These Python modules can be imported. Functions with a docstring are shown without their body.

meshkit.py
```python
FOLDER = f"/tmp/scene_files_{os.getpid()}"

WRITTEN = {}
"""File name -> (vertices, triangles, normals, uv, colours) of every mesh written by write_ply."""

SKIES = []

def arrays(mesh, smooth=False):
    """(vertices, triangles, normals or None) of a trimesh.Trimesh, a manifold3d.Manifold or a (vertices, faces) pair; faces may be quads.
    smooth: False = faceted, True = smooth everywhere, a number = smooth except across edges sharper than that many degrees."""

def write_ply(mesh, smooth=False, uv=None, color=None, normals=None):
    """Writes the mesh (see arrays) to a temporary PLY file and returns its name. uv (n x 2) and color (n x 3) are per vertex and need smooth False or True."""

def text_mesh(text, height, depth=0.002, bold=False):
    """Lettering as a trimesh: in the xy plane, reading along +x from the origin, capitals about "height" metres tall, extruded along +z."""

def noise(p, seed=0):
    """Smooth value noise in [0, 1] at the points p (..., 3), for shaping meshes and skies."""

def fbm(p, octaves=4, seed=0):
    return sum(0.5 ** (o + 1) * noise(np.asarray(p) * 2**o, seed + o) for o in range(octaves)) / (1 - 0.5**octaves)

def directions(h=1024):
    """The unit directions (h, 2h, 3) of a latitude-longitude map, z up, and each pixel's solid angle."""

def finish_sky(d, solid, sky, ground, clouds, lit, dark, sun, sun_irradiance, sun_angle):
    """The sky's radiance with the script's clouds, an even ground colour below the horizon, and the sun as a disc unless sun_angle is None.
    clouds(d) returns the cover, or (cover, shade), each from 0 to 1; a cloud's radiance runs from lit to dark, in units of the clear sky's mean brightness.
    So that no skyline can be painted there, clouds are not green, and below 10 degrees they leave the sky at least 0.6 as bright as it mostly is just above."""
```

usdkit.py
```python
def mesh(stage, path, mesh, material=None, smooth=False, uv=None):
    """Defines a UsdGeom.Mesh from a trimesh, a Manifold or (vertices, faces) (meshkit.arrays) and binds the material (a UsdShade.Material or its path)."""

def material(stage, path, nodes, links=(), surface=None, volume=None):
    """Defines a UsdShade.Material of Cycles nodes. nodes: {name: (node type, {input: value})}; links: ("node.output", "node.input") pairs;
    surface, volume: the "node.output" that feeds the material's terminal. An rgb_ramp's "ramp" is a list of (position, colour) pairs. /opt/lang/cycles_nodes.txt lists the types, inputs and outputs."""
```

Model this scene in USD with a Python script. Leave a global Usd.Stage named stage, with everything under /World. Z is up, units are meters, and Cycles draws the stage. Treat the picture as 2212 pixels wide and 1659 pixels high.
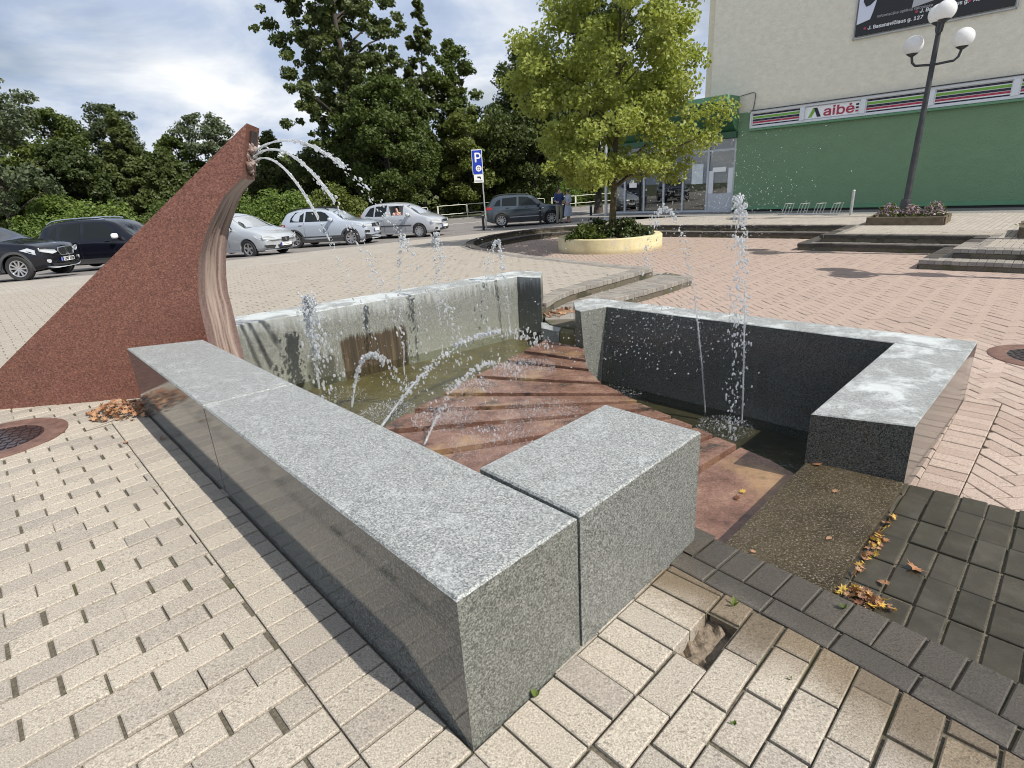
import math, random, numpy as np, trimesh, shapely, usdkit, meshkit
import manifold3d as m3
from shapely import Polygon, LineString, Point, box as sbox
from shapely.ops import unary_union
from scipy.interpolate import PchipInterpolator
from pxr import Usd, UsdGeom, UsdLux, UsdShade, Gf, Sdf, Vt

stage = Usd.Stage.CreateInMemory()
UsdGeom.SetStageUpAxis(stage, UsdGeom.Tokens.z)
UsdGeom.SetStageMetersPerUnit(stage, 1.0)
stage.SetDefaultPrim(UsdGeom.Xform.Define(stage, '/World').GetPrim())
UsdGeom.Scope.Define(stage, '/World/Looks')
R = np.random.default_rng(7)

# ------------------------------------------------------------------ camera, sky, sun, exposure
cam = UsdGeom.Camera.Define(stage, '/World/camera')
RX = np.array([[0.99813995, -0.06096424, 0.0], [-0.02042714, -0.33444427, 0.94219412], [-0.05744015, -0.94044159, -0.33506751]])
right, down, fwd = RX[:, 0], RX[:, 1], RX[:, 2]
cm = np.eye(4); cm[0, :3] = right; cm[1, :3] = -down; cm[2, :3] = -fwd; cm[3, :3] = (0, 0, 1.29)
cam.AddTransformOp().Set(Gf.Matrix4d(*cm.ravel().tolist()))
cam.CreateHorizontalApertureAttr(36.0); cam.CreateVerticalApertureAttr(27.0)
cam.CreateFocalLengthAttr(36 * 1190 / 2212.0); cam.CreateClippingRangeAttr(Gf.Vec2f(0.05, 2000))
cam.CreateExposureAttr(0.25)

SUN = np.array([0.336, -0.259, 0.45]); SUN /= np.linalg.norm(SUN)
SKY_STRENGTH, SUN_INTENSITY, CL = 0.055, 1.25, 0.85
sun = UsdLux.DistantLight.Define(stage, '/World/sun')
sun.CreateIntensityAttr(SUN_INTENSITY); sun.CreateAngleAttr(0.53); sun.CreateNormalizeAttr(True); sun.CreateColorAttr(Gf.Vec3f(1, 0.955, 0.88))
zz = SUN; xx = np.cross([0, 0, 1], zz); xx /= np.linalg.norm(xx); yy = np.cross(zz, xx)
sm = np.eye(4); sm[0, :3] = xx; sm[1, :3] = yy; sm[2, :3] = zz
sun.AddTransformOp().Set(Gf.Matrix4d(*sm.ravel().tolist()))


class Ref(str):
    pass


class G:
    """A small builder of node graphs."""
    def __init__(self):
        self.nodes, self.links = {}, []

    def __call__(self, kind, **inp):
        name = f'{kind}_{len(self.nodes)}'
        const = {}
        for k, v in inp.items():
            if isinstance(v, Ref):
                self.links.append((str(v), f'{name}.{k}'))
            else:
                const[k] = v
        self.nodes[name] = (kind, const)
        return lambda out: Ref(f'{name}.{out}')

    def noise(self, scale, vec=None, detail=3, out='fac', rough=0.5, dist=0.0):
        kw = dict(scale=scale, detail=detail, roughness=rough, distortion=dist)
        if vec is not None: kw['vector'] = vec
        return self('noise_texture', **kw)(out)

    def ramp(self, fac, stops):
        return self('rgb_ramp', fac=fac, ramp=stops)('color')

    def math(self, op, a, b=0.0, c=0.0, clamp=False):
        return self('math', math_type=op, value1=a, value2=b, value3=c, use_clamp=clamp)('value')

    def mix(self, fac, a, b, kind='mix'):
        return self('mix_color', blend_type=kind, fac=fac, a=a, b=b)('result')

    def step(self, v, a, b, lo=0.0, hi=1.0):
        return self('map_range', range_type='smoothstep', value=v, from_min=a, from_max=b, to_min=lo, to_max=hi, clamp=True)('result')

    def pos(self):
        return self('geometry')('position')

    def scaled(self, vec, s, rot=(0, 0, 0), loc=(0, 0, 0)):
        return self('mapping', mapping_type='point', vector=vec, scale=s, rotation=rot, location=loc)('vector')

    def bump(self, h, strength=0.3, distance=0.01):
        return self('bump', height=h, strength=strength, distance=distance)('normal')

    def done(self, name, surface=None, volume=None):
        return usdkit.material(stage, f'/World/Looks/{name}', self.nodes, self.links, surface=str(surface) if surface else None, volume=volume)

    def principled(self, name, **kw):
        return self.done(name, self('principled_bsdf', **kw)('BSDF'))


# the sky: a physical sky with a broken layer of grey and white cloud
dome = UsdLux.DomeLight.Define(stage, '/World/sky')
g = G()
sky = g('sky_texture', sky_type='single_scattering', sun_disc=False, sun_elevation=float(math.asin(SUN[2])), sun_rotation=float(math.atan2(SUN[0], SUN[1])), air_density=1.0, aerosol_density=1.6)('color')
d = g('texture_coordinate')('generated')
sx = g('separate_xyz', vector=d)
den = g.math('add', g.math('maximum', sx('z'), 0.0), 0.22)
cv = g('combine_xyz', x=g.math('divide', sx('x'), den), y=g.math('divide', sx('y'), den), z=0.0)('vector')
n1 = g.noise(0.75, g.scaled(cv, (1, 1, 1), loc=(3.1, 0.4, 0)), detail=6, rough=0.5, dist=0.2)
n2 = g.noise(1.35, g.scaled(cv, (1, 1, 1), loc=(7.3, 2.2, 1)), detail=7, rough=0.55, dist=0.3)
cover = g.step(n1, 0.34, 0.52, 0.45, 0.98)
cloud = g.ramp(n2, [(0.34, (CL * 7.0, CL * 8.7, CL * 12.2)), (0.46, (CL * 9.6, CL * 11.3, CL * 14.4)), (0.55, (CL * 13.5, CL * 14.6, CL * 16.4)), (0.66, (CL * 19.0, CL * 19.2, CL * 19.4))])
col = g.mix(cover, sky, cloud)
skymat = g.done('sky_look', g('background_shader', color=col, strength=SKY_STRENGTH)('background'))
UsdShade.MaterialBindingAPI.Apply(dome.GetPrim()).Bind(skymat)
dome.GetPrim().SetCustomDataByKey('kind', 'structure')
dome.GetPrim().SetCustomDataByKey('label', 'blue grey sky with broken white and grey clouds')

# ------------------------------------------------------------------ object helpers
used = {}


def numbered(parent, name):
    k = (parent, name); used[k] = used.get(k, 0) + 1
    return f'{parent}/{name}' + (f'_{used[k] - 1:03d}' if used[k] > 1 else '')


def path_of(p):
    return '/World' if p is None else str((p.GetPrim() if hasattr(p, 'GetPrim') else p).GetPath())


def tag(p, label=None, cat=None, group=None, kind=None):
    p = p.GetPrim() if hasattr(p, 'GetPrim') else p
    for k, v in (('label', label), ('category', cat), ('group', group), ('kind', kind)):
        if v: p.SetCustomDataByKey(k, v)
    return p


def thing(name, label, cat, loc=(0, 0, 0), rot=0.0, group=None, kind=None):
    x = UsdGeom.Xform.Define(stage, numbered('/World', name))
    x.AddTranslateOp().Set(Gf.Vec3d(*map(float, loc))); x.AddRotateZOp().Set(float(rot))
    return tag(x, label, cat, group, kind)


def copy_of(root, label, loc, rot=0.0, group=None):
    x = UsdGeom.Xform.Define(stage, numbered('/World', str(root.GetName())))
    x.AddTranslateOp().Set(Gf.Vec3d(*map(float, loc))); x.AddRotateZOp().Set(float(rot))
    p = x.GetPrim(); p.GetReferences().AddInternalReference(root.GetPath()); p.SetInstanceable(True)
    return tag(p, label, None, group)


def part(name, mesh, mat, parent=None, smooth=False, **kw):
    if isinstance(mesh, MB): mesh = mesh.mesh()
    m = usdkit.mesh(stage, numbered(path_of(parent), name), mesh, mat, smooth=smooth)
    m.CreateDoubleSidedAttr(True)
    return tag(m, **kw)


class MB:
    """Collects shapes into one mesh."""
    def __init__(self): self.v, self.f, self.n = [], [], 0

    def add(self, v, f=None):
        if f is None:
            if hasattr(v, 'to_mesh'):
                q = v.to_mesh(); v, f = q.vert_properties[:, :3], q.tri_verts
            else: v, f = v.vertices, v.faces
        v = np.asarray(v, float); f = np.asarray(f, int)
        if f.shape[1] == 4: f = np.vstack([f[:, [0, 1, 2]], f[:, [0, 2, 3]]])
        self.v.append(v); self.f.append(f + self.n); self.n += len(v)
        return self

    def box(self, c, s, rz=0.0, bevel=0.0):
        s = np.array(s, float)
        if bevel:
            b = min(bevel, s.min() * 0.45)
            pts = np.array([[sx * (s[0] / 2 - b * (k != 0)), sy * (s[1] / 2 - b * (k != 1)), sz * (s[2] / 2 - b * (k != 2))] for sx in (-1, 1) for sy in (-1, 1) for sz in (-1, 1) for k in range(3)])
            m = trimesh.convex.convex_hull(pts)
        else: m = trimesh.creation.box(s)
        v = np.array(m.vertices); c_, s_ = math.cos(rz), math.sin(rz)
        v = v @ np.array([[c_, s_, 0], [-s_, c_, 0], [0, 0, 1]]) + np.array(c)
        return self.add(v, m.faces)

    def tube(self, pts, r, n=8):
        pts = np.asarray(pts, float); r = np.broadcast_to(np.asarray(r, float), len(pts))
        t = np.gradient(pts, axis=0); t /= np.linalg.norm(t, axis=1, keepdims=True) + 1e-12
        up = np.array([0, 0, 1.0]) if abs(t[0, 2]) < 0.9 else np.array([1.0, 0, 0])
        a = np.linspace(0, 2 * math.pi, n, endpoint=False); rings = []
        u = np.cross(up, t[0]); u /= np.linalg.norm(u)
        for p, q, k in zip(pts, t, r):
            u = u - q * (u @ q); u /= np.linalg.norm(u); w = np.cross(q, u)
            rings.append(p + k * (np.cos(a)[:, None] * u + np.sin(a)[:, None] * w))
        v = np.vstack(rings + [pts[:1], pts[-1:]]); m = len(pts); f = []
        for i in range(m - 1):
            for j in range(n):
                k = (j + 1) % n
                f += [[i * n + j, i * n + k, (i + 1) * n + k], [i * n + j, (i + 1) * n + k, (i + 1) * n + j]]
        for j in range(n):
            k = (j + 1) % n
            f += [[m * n, k, j], [m * n + 1, (m - 1) * n + j, (m - 1) * n + k]]
        return self.add(v, f)

    def revolve(self, prof, n=32, c=(0, 0, 0)):
        m = trimesh.creation.revolve(np.array(prof, float), sections=n)
        return self.add(np.array(m.vertices) + np.array(c), m.faces)

    def mesh(self): return trimesh.Trimesh(np.vstack(self.v), np.vstack(self.f), process=False)


def earcut(poly):
    v, f = trimesh.creation.triangulate_polygon(poly, engine='earcut')
    return np.asarray(v), np.asarray(f)


def polys(gm):
    return [q for q in getattr(gm, 'geoms', [gm]) if q.geom_type == 'Polygon' and q.area > 1e-6]


def prism(poly, z0, z1, mb=None):
    mb = mb or MB()
    for q in polys(poly):
        m = trimesh.creation.extrude_polygon(q, z1 - z0, engine='earcut')
        mb.add(np.array(m.vertices) + [0, 0, z0], m.faces)
    return mb


def loft(bottom, top, mb=None):
    """A solid between two polygons of the same vertex count (lists of xyz, counter-clockwise)."""
    mb = mb or MB(); b, t = np.array(bottom, float), np.array(top, float); n = len(b)
    pb, fb = earcut(Polygon(b[:, :2])); pt, ft = earcut(Polygon(t[:, :2]))
    def near(p, q): return np.argmin(((p[:, None, :2] - q[None, :, :2]) ** 2).sum(-1), 1)
    fb, ft = near(pb, b)[fb], near(pt, t)[ft] + n
    def up(f, v, s):
        f = f.copy()
        nz = np.cross(v[f[:, 1]] - v[f[:, 0]], v[f[:, 2]] - v[f[:, 0]])[:, 2]
        f[nz * s < 0] = f[nz * s < 0][:, ::-1]
        return f
    v = np.vstack([b, t]); f = [up(fb, v, -1), up(ft, v, 1)]
    ccw = Polygon(b[:, :2]).exterior.is_ccw
    for i in range(n):
        j = (i + 1) % n
        q = [[i, j, n + j], [i, n + j, n + i]]
        f.append(np.array(q if ccw else [x[::-1] for x in q]))
    return mb.add(v, np.vstack(f))


def zg(x, y):
    """Height of the upper paving: level at the fountain, falling gently to the car park."""
    b = np.where(np.asarray(x) < 0, 0.427, 1.0)
    t = np.clip(((y - b * x) - 12) / 18.0, 0, 1)
    return -0.65 * t * t * (3 - 2 * t)


def sheet(region, res, zf):
    """A draped sheet over a plan region."""
    mb = MB(); x0, y0, x1, y1 = region.bounds
    xs, ys = np.arange(x0, x1 + res, res), np.arange(y0, y1 + res, res)
    gx, gy = np.meshgrid(xs[:-1], ys[:-1], indexing='ij')
    cells = shapely.box(gx.ravel(), gy.ravel(), gx.ravel() + res, gy.ravel() + res)
    shapely.prepare(region)
    full = shapely.contains(region, cells); cut = shapely.intersects(region, cells) & ~full
    if full.any():
        a = np.stack([gx.ravel()[full], gy.ravel()[full]], -1)
        q = a[:, None, :] + np.array([[0, 0], [res, 0], [res, res], [0, res]])
        v = q.reshape(-1, 2); v = np.c_[v, zf(v[:, 0], v[:, 1])]
        mb.add(v, np.arange(len(v)).reshape(-1, 4))
    for c in cells[cut]:
        for q in polys(c.intersection(region)):
            v, f = earcut(q); mb.add(np.c_[v, zf(v[:, 0], v[:, 1])], f)
    m = mb.mesh(); m.merge_vertices(); return m


def ccw_up(m):
    return m
# ------------------------------------------------------------------ materials
def plain(name, col, rough=0.6, metallic=0.0, spec=0.5, coat=0.0, vary=0.0, scale=6.0, bump=0.0, bscale=60.0):
    g = G(); c = tuple(col)
    kw = dict(roughness=rough, metallic=metallic, specular_ior_level=spec, coat_weight=coat)
    if vary:
        p = g('texture_coordinate')('object')
        f = g.noise(scale, p, 5)
        c = g.ramp(f, [(0.25, tuple(x * (1 - vary) for x in col)), (0.75, tuple(min(1, x * (1 + vary)) for x in col))])
    kw['base_color'] = c
    if bump:
        kw['normal'] = g.bump(g.noise(bscale, g('texture_coordinate')('object'), 4), bump, 0.01)
    return g.principled(name, **kw)


def paver(name, base, alt, joint_dark=0.5, wet=None, rough=0.85, speck=1.0, wet_tint=(0.46, 0.40, 0.32)):
    """Concrete paver: exposed grain, pits, tone varying brick to brick, dirt, optional wetness (plane normal x, y, offset, softness)."""
    g = G(); p = g.pos()
    rnd = g.math('fraction', g.math('add', g('geometry')('random_per_island'), g('object_info')('random')))
    tone = g.ramp(rnd, [(0.0, base), (0.35, tuple(x * 1.05 for x in base)), (0.7, tuple(0.5 * (a + b) for a, b in zip(base, alt))), (1.0, alt)])
    grain = g.noise(210, p, 3, rough=0.75)
    c = g.mix(0.95 * speck, tone, g.ramp(grain, [(0.30, (0.36, 0.34, 0.31)), (0.43, (0.78, 0.76, 0.73)), (0.55, (1.05, 1.05, 1.04)), (0.70, (1.55, 1.52, 1.46))]), 'multiply')
    pits = g.noise(64, g.scaled(p, (1, 1.7, 1)), 2, rough=0.4)
    patch = g.noise(5.5, p, 3)
    pit = g.math('multiply', g.step(pits, 0.61, 0.68), g.step(patch, 0.36, 0.58))
    c = g.mix(g.math('multiply', pit, 0.75), c, tuple(x * 0.42 for x in base))
    dirt = g.noise(1.7, p, 6, rough=0.65)
    c = g.mix(g.step(dirt, 0.48, 0.75, 0, 0.34), c, tuple(x * 0.55 for x in base))
    rg = rough
    if wet:
        nx, ny, off, soft = wet
        s = g('separate_xyz', vector=p)
        dd = g.math('add', g.math('multiply', s('x'), nx), g.math('multiply', s('y'), ny))
        dd = g.math('add', dd, g.math('multiply', g.math('subtract', g.noise(6, p, 4), 0.5), 0.28))
        w = g.math('multiply', g.step(dd, off - soft, off + soft), g.math('subtract', 1.0, g.step(s('y'), 1.9, 2.1)))
        c = g.mix(w, c, g.mix(1.0, c, wet_tint, 'multiply'))
        rg = g.math('subtract', rough, g.math('multiply', w, 0.42))
    nrm = g.bump(g.math('add', grain, g.math('multiply', pits, 0.6)), 0.35, 0.004)
    return g.principled(name, base_color=c, roughness=rg, normal=nrm, specular_ior_level=0.4)


Y1, Y2, RD1, RD2 = (0.39, 0.35, 0.295), (0.31, 0.28, 0.245), (0.40, 0.32, 0.275), (0.345, 0.265, 0.225)
M = {}
M['paver_yellow'] = paver('yellow_paver', Y1, Y2, wet=(0.79, 0.61, 1.25, 0.12))
M['paver_red'] = paver('red_paver', RD1, RD2)
M['paver_grey'] = paver('grey_paver', (0.26, 0.24, 0.215), (0.20, 0.185, 0.17))
M['riser'] = plain('riser_block', (0.055, 0.047, 0.04), 0.9, vary=0.35, scale=8)  # weathered brown block, riser shade painted in as extra dark
M['paver_border'] = paver('border_paver', (0.29, 0.26, 0.22), (0.23, 0.21, 0.185), wet=(0.79, 0.61, 1.30, 0.2), wet_tint=(0.26, 0.255, 0.25))


def wetstone():
    g = G(); p = g.pos()
    rnd = g.math('fraction', g.math('add', g('geometry')('random_per_island'), g('object_info')('random')))
    c = g.ramp(g.noise(7, p, 6, rough=0.7), [(0.25, (0.018, 0.015, 0.009)), (0.5, (0.040, 0.034, 0.021)), (0.75, (0.075, 0.068, 0.05))])
    c = g.mix(0.3, c, g.ramp(rnd, [(0, (0.02, 0.018, 0.012)), (1, (0.06, 0.054, 0.043))]))
    film = g.noise(3.0, g.scaled(p, (1, 1, 1)), 4)
    rg = g.math('add', 0.22, g.math('multiply', g.step(film, 0.4, 0.62), 0.3))
    return g.principled('wet_paver', base_color=c, roughness=rg, normal=g.bump(g.noise(160, p, 3), 0.25, 0.004), specular_ior_level=0.5)


M['paver_wet'] = wetstone()


def joint(name, c1, c2, moss):
    g = G(); p = g.pos()
    c = g.ramp(g.noise(90, p, 4), [(0.3, c1), (0.7, c2)])
    c = g.mix(g.step(g.noise(4, p, 4), 0.52, 0.66, 0, 0.8), c, moss)
    return g.principled(name, base_color=c, roughness=0.95, normal=g.bump(g.noise(200, p, 3), 0.6, 0.006))


M['joint'] = joint('joint_sand', (0.055, 0.047, 0.034), (0.15, 0.13, 0.095), (0.06, 0.062, 0.022))
M['joint_wet'] = joint('joint_silt', (0.06, 0.05, 0.035), (0.15, 0.128, 0.09), (0.03, 0.03, 0.014))
M['soil'] = joint('dry_soil', (0.11, 0.085, 0.06), (0.24, 0.19, 0.14), (0.14, 0.11, 0.08))


def far_paving(name, a, b, mortar, rot, off=0.5):
    g = G(); p = g.pos()
    v = g.scaled(p, (1, 1, 1), rot=(0, 0, rot))
    br = g('brick_texture', vector=v, scale=1.0, brick_width=0.2, row_height=0.1, mortar_size=0.006, mortar_smooth=0.3, offset=off, color1=a, color2=b, mortar=mortar, bias=0.0)
    c = g.mix(g.step(g.noise(0.8, p, 6, rough=0.65), 0.45, 0.75, 0, 0.4), br('color'), tuple(0.6 * x for x in a))
    return g.principled(name, base_color=c, roughness=0.9, normal=g.bump(br('fac'), 0.25, -0.01))


M['far_yellow'] = far_paving('far_yellow_paving', Y1, Y2, (0.17, 0.15, 0.12), -0.756)
M['far_red'] = far_paving('far_red_paving', RD1, RD2, (0.17, 0.12, 0.1), 0.0)
M['far_grey'] = far_paving('far_grey_paving', (0.24, 0.23, 0.215), (0.19, 0.185, 0.175), (0.09, 0.085, 0.08), 0.78)


def asphalt():
    g = G(); p = g.pos()
    c = g.ramp(g.noise(1.2, p, 7, rough=0.7), [(0.3, (0.155, 0.14, 0.13)), (0.7, (0.215, 0.20, 0.185))])
    c = g.mix(0.5, c, g.ramp(g.noise(120, p, 2), [(0.3, (0.6, 0.6, 0.6)), (0.7, (1.3, 1.3, 1.3))]), 'multiply')
    return g.principled('asphalt', base_color=c, roughness=0.9, normal=g.bump(g.noise(150, p, 3), 0.4, 0.01))


M['asphalt'] = asphalt()
M['verge'] = joint('verge_soil', (0.05, 0.06, 0.025), (0.10, 0.10, 0.05), (0.035, 0.06, 0.018))
M['line'] = plain('road_paint', (0.75, 0.75, 0.73), 0.8, vary=0.12, scale=3)


def granite(name, polished=0.12, lime=0.0, lime_z=None, moss=None, dark=1.0, face=None):
    """Grey granite: matt flamed top, polished or honed sides, sunlit sides painted paler, lime bloom with painted wet sheen, algae where water runs."""
    g = G(); p = g.pos()
    vc = g('voronoi_texture', vector=p, scale=270.0, feature='f1')('color')
    cell = g('separate_color', color=vc)('r')
    fine = g.noise(420, p, 2)
    mixv = g.math('add', g.math('multiply', cell, 0.72), g.math('multiply', fine, 0.28))
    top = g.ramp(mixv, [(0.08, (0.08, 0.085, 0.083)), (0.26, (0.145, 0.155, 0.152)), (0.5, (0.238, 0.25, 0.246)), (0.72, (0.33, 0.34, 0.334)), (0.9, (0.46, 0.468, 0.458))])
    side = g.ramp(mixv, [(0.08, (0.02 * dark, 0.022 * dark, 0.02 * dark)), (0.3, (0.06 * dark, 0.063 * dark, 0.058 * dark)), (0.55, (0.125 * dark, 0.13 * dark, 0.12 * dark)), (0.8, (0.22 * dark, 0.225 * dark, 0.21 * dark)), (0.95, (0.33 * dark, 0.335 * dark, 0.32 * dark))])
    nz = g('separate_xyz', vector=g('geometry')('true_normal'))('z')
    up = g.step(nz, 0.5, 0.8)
    streak = g.noise(9, g.scaled(p, (1, 1, 1), rot=(0, 0, 0.3)), 6, rough=0.7)
    top = g.mix(g.step(streak, 0.5, 0.72, 0, 0.35), top, (0.50, 0.525, 0.53))
    top = g.mix(g.step(g.noise(2.3, p, 6, rough=0.7), 0.5, 0.7, 0, 0.3), top, (0.2, 0.21, 0.2))
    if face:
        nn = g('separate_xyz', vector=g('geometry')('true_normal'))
        honed = g.step(g.math('add', g.math('multiply', nn('x'), face[0]), g.math('multiply', nn('y'), face[1])), 0.92, 0.96)  # finish on the long wall; elsewhere the sunlit side painted paler
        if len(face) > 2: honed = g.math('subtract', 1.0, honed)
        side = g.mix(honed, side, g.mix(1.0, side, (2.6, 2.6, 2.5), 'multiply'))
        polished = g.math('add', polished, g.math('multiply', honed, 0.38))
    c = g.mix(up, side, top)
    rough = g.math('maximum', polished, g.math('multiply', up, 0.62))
    if lime:
        lm = g.noise(3.3, p, 7, rough=0.72, dist=0.4)
        lf = g.step(lm, 0.54 - 0.1 * lime, 0.70 - 0.1 * lime)
        c = g.mix(g.math('multiply', g.math('multiply', lf, up), 0.62), c, (0.60, 0.635, 0.635))  # pale tops: lime plus soft wet reflection painted into the colour
    if lime and lime_z is not None:
        runs = g.noise(26, g.scaled(p, (1, 1, 0.07)), 4, rough=0.6)
        z = g('separate_xyz', vector=p)('z')
        near_top = g.step(g.math('add', z, g.math('multiply', g.math('subtract', runs, 0.5), 0.35)), lime_z - 0.16, lime_z)
        keep = g.math('subtract', 1.0, up)
        c = g.mix(g.math('multiply', g.math('multiply', near_top, keep), 0.30 * lime), c, (0.56, 0.60, 0.60))
    if moss:
        z = g('separate_xyz', vector=p)('z')
        runs = g.noise(30, g.scaled(p, (1, 1, 0.05)), 4, rough=0.6)
        low = g.step(g.math('add', z, g.math('multiply', g.math('subtract', runs, 0.5), 0.3)), moss[1], moss[0])
        c = g.mix(g.math('multiply', low, 0.32), c, (0.20, 0.205, 0.145))
        if len(moss) > 2:
            sx = g('separate_xyz', vector=p)
            def band(v, a, b, e): return g.math('multiply', g.step(v, a - e, a + e), g.math('subtract', 1.0, g.step(v, b - e, b + e)))
            xx_ = g.math('add', sx('x'), g.math('multiply', g.math('subtract', g.noise(22, g.scaled(p, (1, 1, 0.1)), 5, rough=0.7), 0.5), 0.16))
            zz_ = g.math('add', sx('z'), g.math('multiply', g.math('subtract', runs, 0.5), 0.22))
            m1 = g.math('multiply', band(xx_, moss[2], moss[3], 0.02), g.math('subtract', 1.0, g.step(zz_, 0.0, 0.06)))
            c = g.mix(g.math('multiply', m1, 0.97), c, g.ramp(runs, [(0.3, (0.014, 0.010, 0.005)), (0.55, (0.045, 0.03, 0.014)), (0.75, (0.12, 0.085, 0.045))]))
            m2 = g.math('multiply', band(xx_, moss[2] - 0.27, moss[2] - 0.03, 0.05), g.math('subtract', 1.0, g.step(g.math('add', zz_, g.math('multiply', g.noise(14, p, 3), 0.3)), 0.0, 0.1)))
            c = g.mix(g.math('multiply', m2, 0.8), c, (0.03, 0.028, 0.018))
    return g.principled(name, base_color=c, roughness=rough, normal=g.bump(fine, g.math('multiply', g.math('add', up, 0.05), 0.3), 0.003), specular_ior_level=0.5)


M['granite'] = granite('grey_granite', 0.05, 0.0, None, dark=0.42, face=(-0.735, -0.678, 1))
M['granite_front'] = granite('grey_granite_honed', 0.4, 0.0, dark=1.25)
M['granite_wall'] = granite('grey_granite_limed', 0.45, 1.1, 0.33, moss=(-0.25, 0.12, -1.62, -1.06), dark=0.50, face=(0.57, -0.82))  # sunlit inner side painted paler, shaded sides kept dark
M['granite_low'] = granite('grey_granite_worn', 0.1, 0.7, None, dark=0.48, face=(0.3, -0.954))  # sunlit left end painted paler than the shaded sides


def red_granite():
    g = G(); p = g.pos()
    cell = g('separate_color', color=g('voronoi_texture', vector=g.scaled(p, (1, 1, 1.2)), scale=130.0)('color'))('r')
    n = g.noise(80, p, 5, rough=0.7, dist=0.5)
    v = g.math('add', g.math('multiply', cell, 0.45), g.math('multiply', n, 0.55))
    c = g.ramp(v, [(0.2, (0.045, 0.024, 0.02)), (0.38, (0.115, 0.047, 0.034)), (0.55, (0.165, 0.068, 0.048)), (0.7, (0.215, 0.10, 0.072)), (0.85, (0.29, 0.17, 0.13))])
    s = g.noise(0.9, g.scaled(p, (1, 1, 2.2), rot=(0.2, 0.35, 0)), 5, rough=0.6)
    c = g.mix(g.step(s, 0.5, 0.7, 0, 0.55), c, g.mix(1.0, c, (0.62, 0.62, 0.6), 'multiply'))
    return g.principled('red_granite', base_color=c, roughness=0.38, normal=g.bump(n, 0.08, 0.003), specular_ior_level=0.5)


M['red_granite'] = red_granite()


def groove_stone(nx, ny, off):
    """The weathered water-worn face of the fin: pale runs along its length."""
    g = G(); p = g.pos(); s = g('separate_xyz', vector=p)
    t = g.math('add', g.math('add', g.math('multiply', s('x'), nx), g.math('multiply', s('y'), ny)), -off)
    t = g.math('add', t, g.math('multiply', g.math('subtract', g.noise(3, p, 3), 0.5), 0.05))
    tv = g('combine_xyz', x=g.math('multiply', t, 42.0), y=g.math('multiply', s('z'), 1.1), z=0.0)('vector')
    n = g.noise(1.0, tv, 5, rough=0.6)
    mid = g.math('subtract', 1.0, g.step(g.math('absolute', g.math('subtract', t, 0.135)), 0.05, 0.1))
    base = g.ramp(g.noise(60, p, 4), [(0.3, (0.115, 0.072, 0.064)), (0.7, (0.20, 0.135, 0.12))])
    c = g.mix(g.math('multiply', g.step(n, 0.36, 0.62), g.math('add', g.math('multiply', mid, 0.8), 0.12)), base, (0.36, 0.285, 0.24))
    c = g.mix(g.math('multiply', g.step(n, 0.62, 0.7), mid), c, (0.52, 0.46, 0.41))
    c = g.mix(g.math('multiply', g.math('subtract', 1.0, g.step(n, 0.3, 0.38)), mid), c, (0.06, 0.045, 0.038))
    return g.principled('worn_red_granite', base_color=c, roughness=0.4, normal=g.bump(n, 0.7, 0.012))


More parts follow.
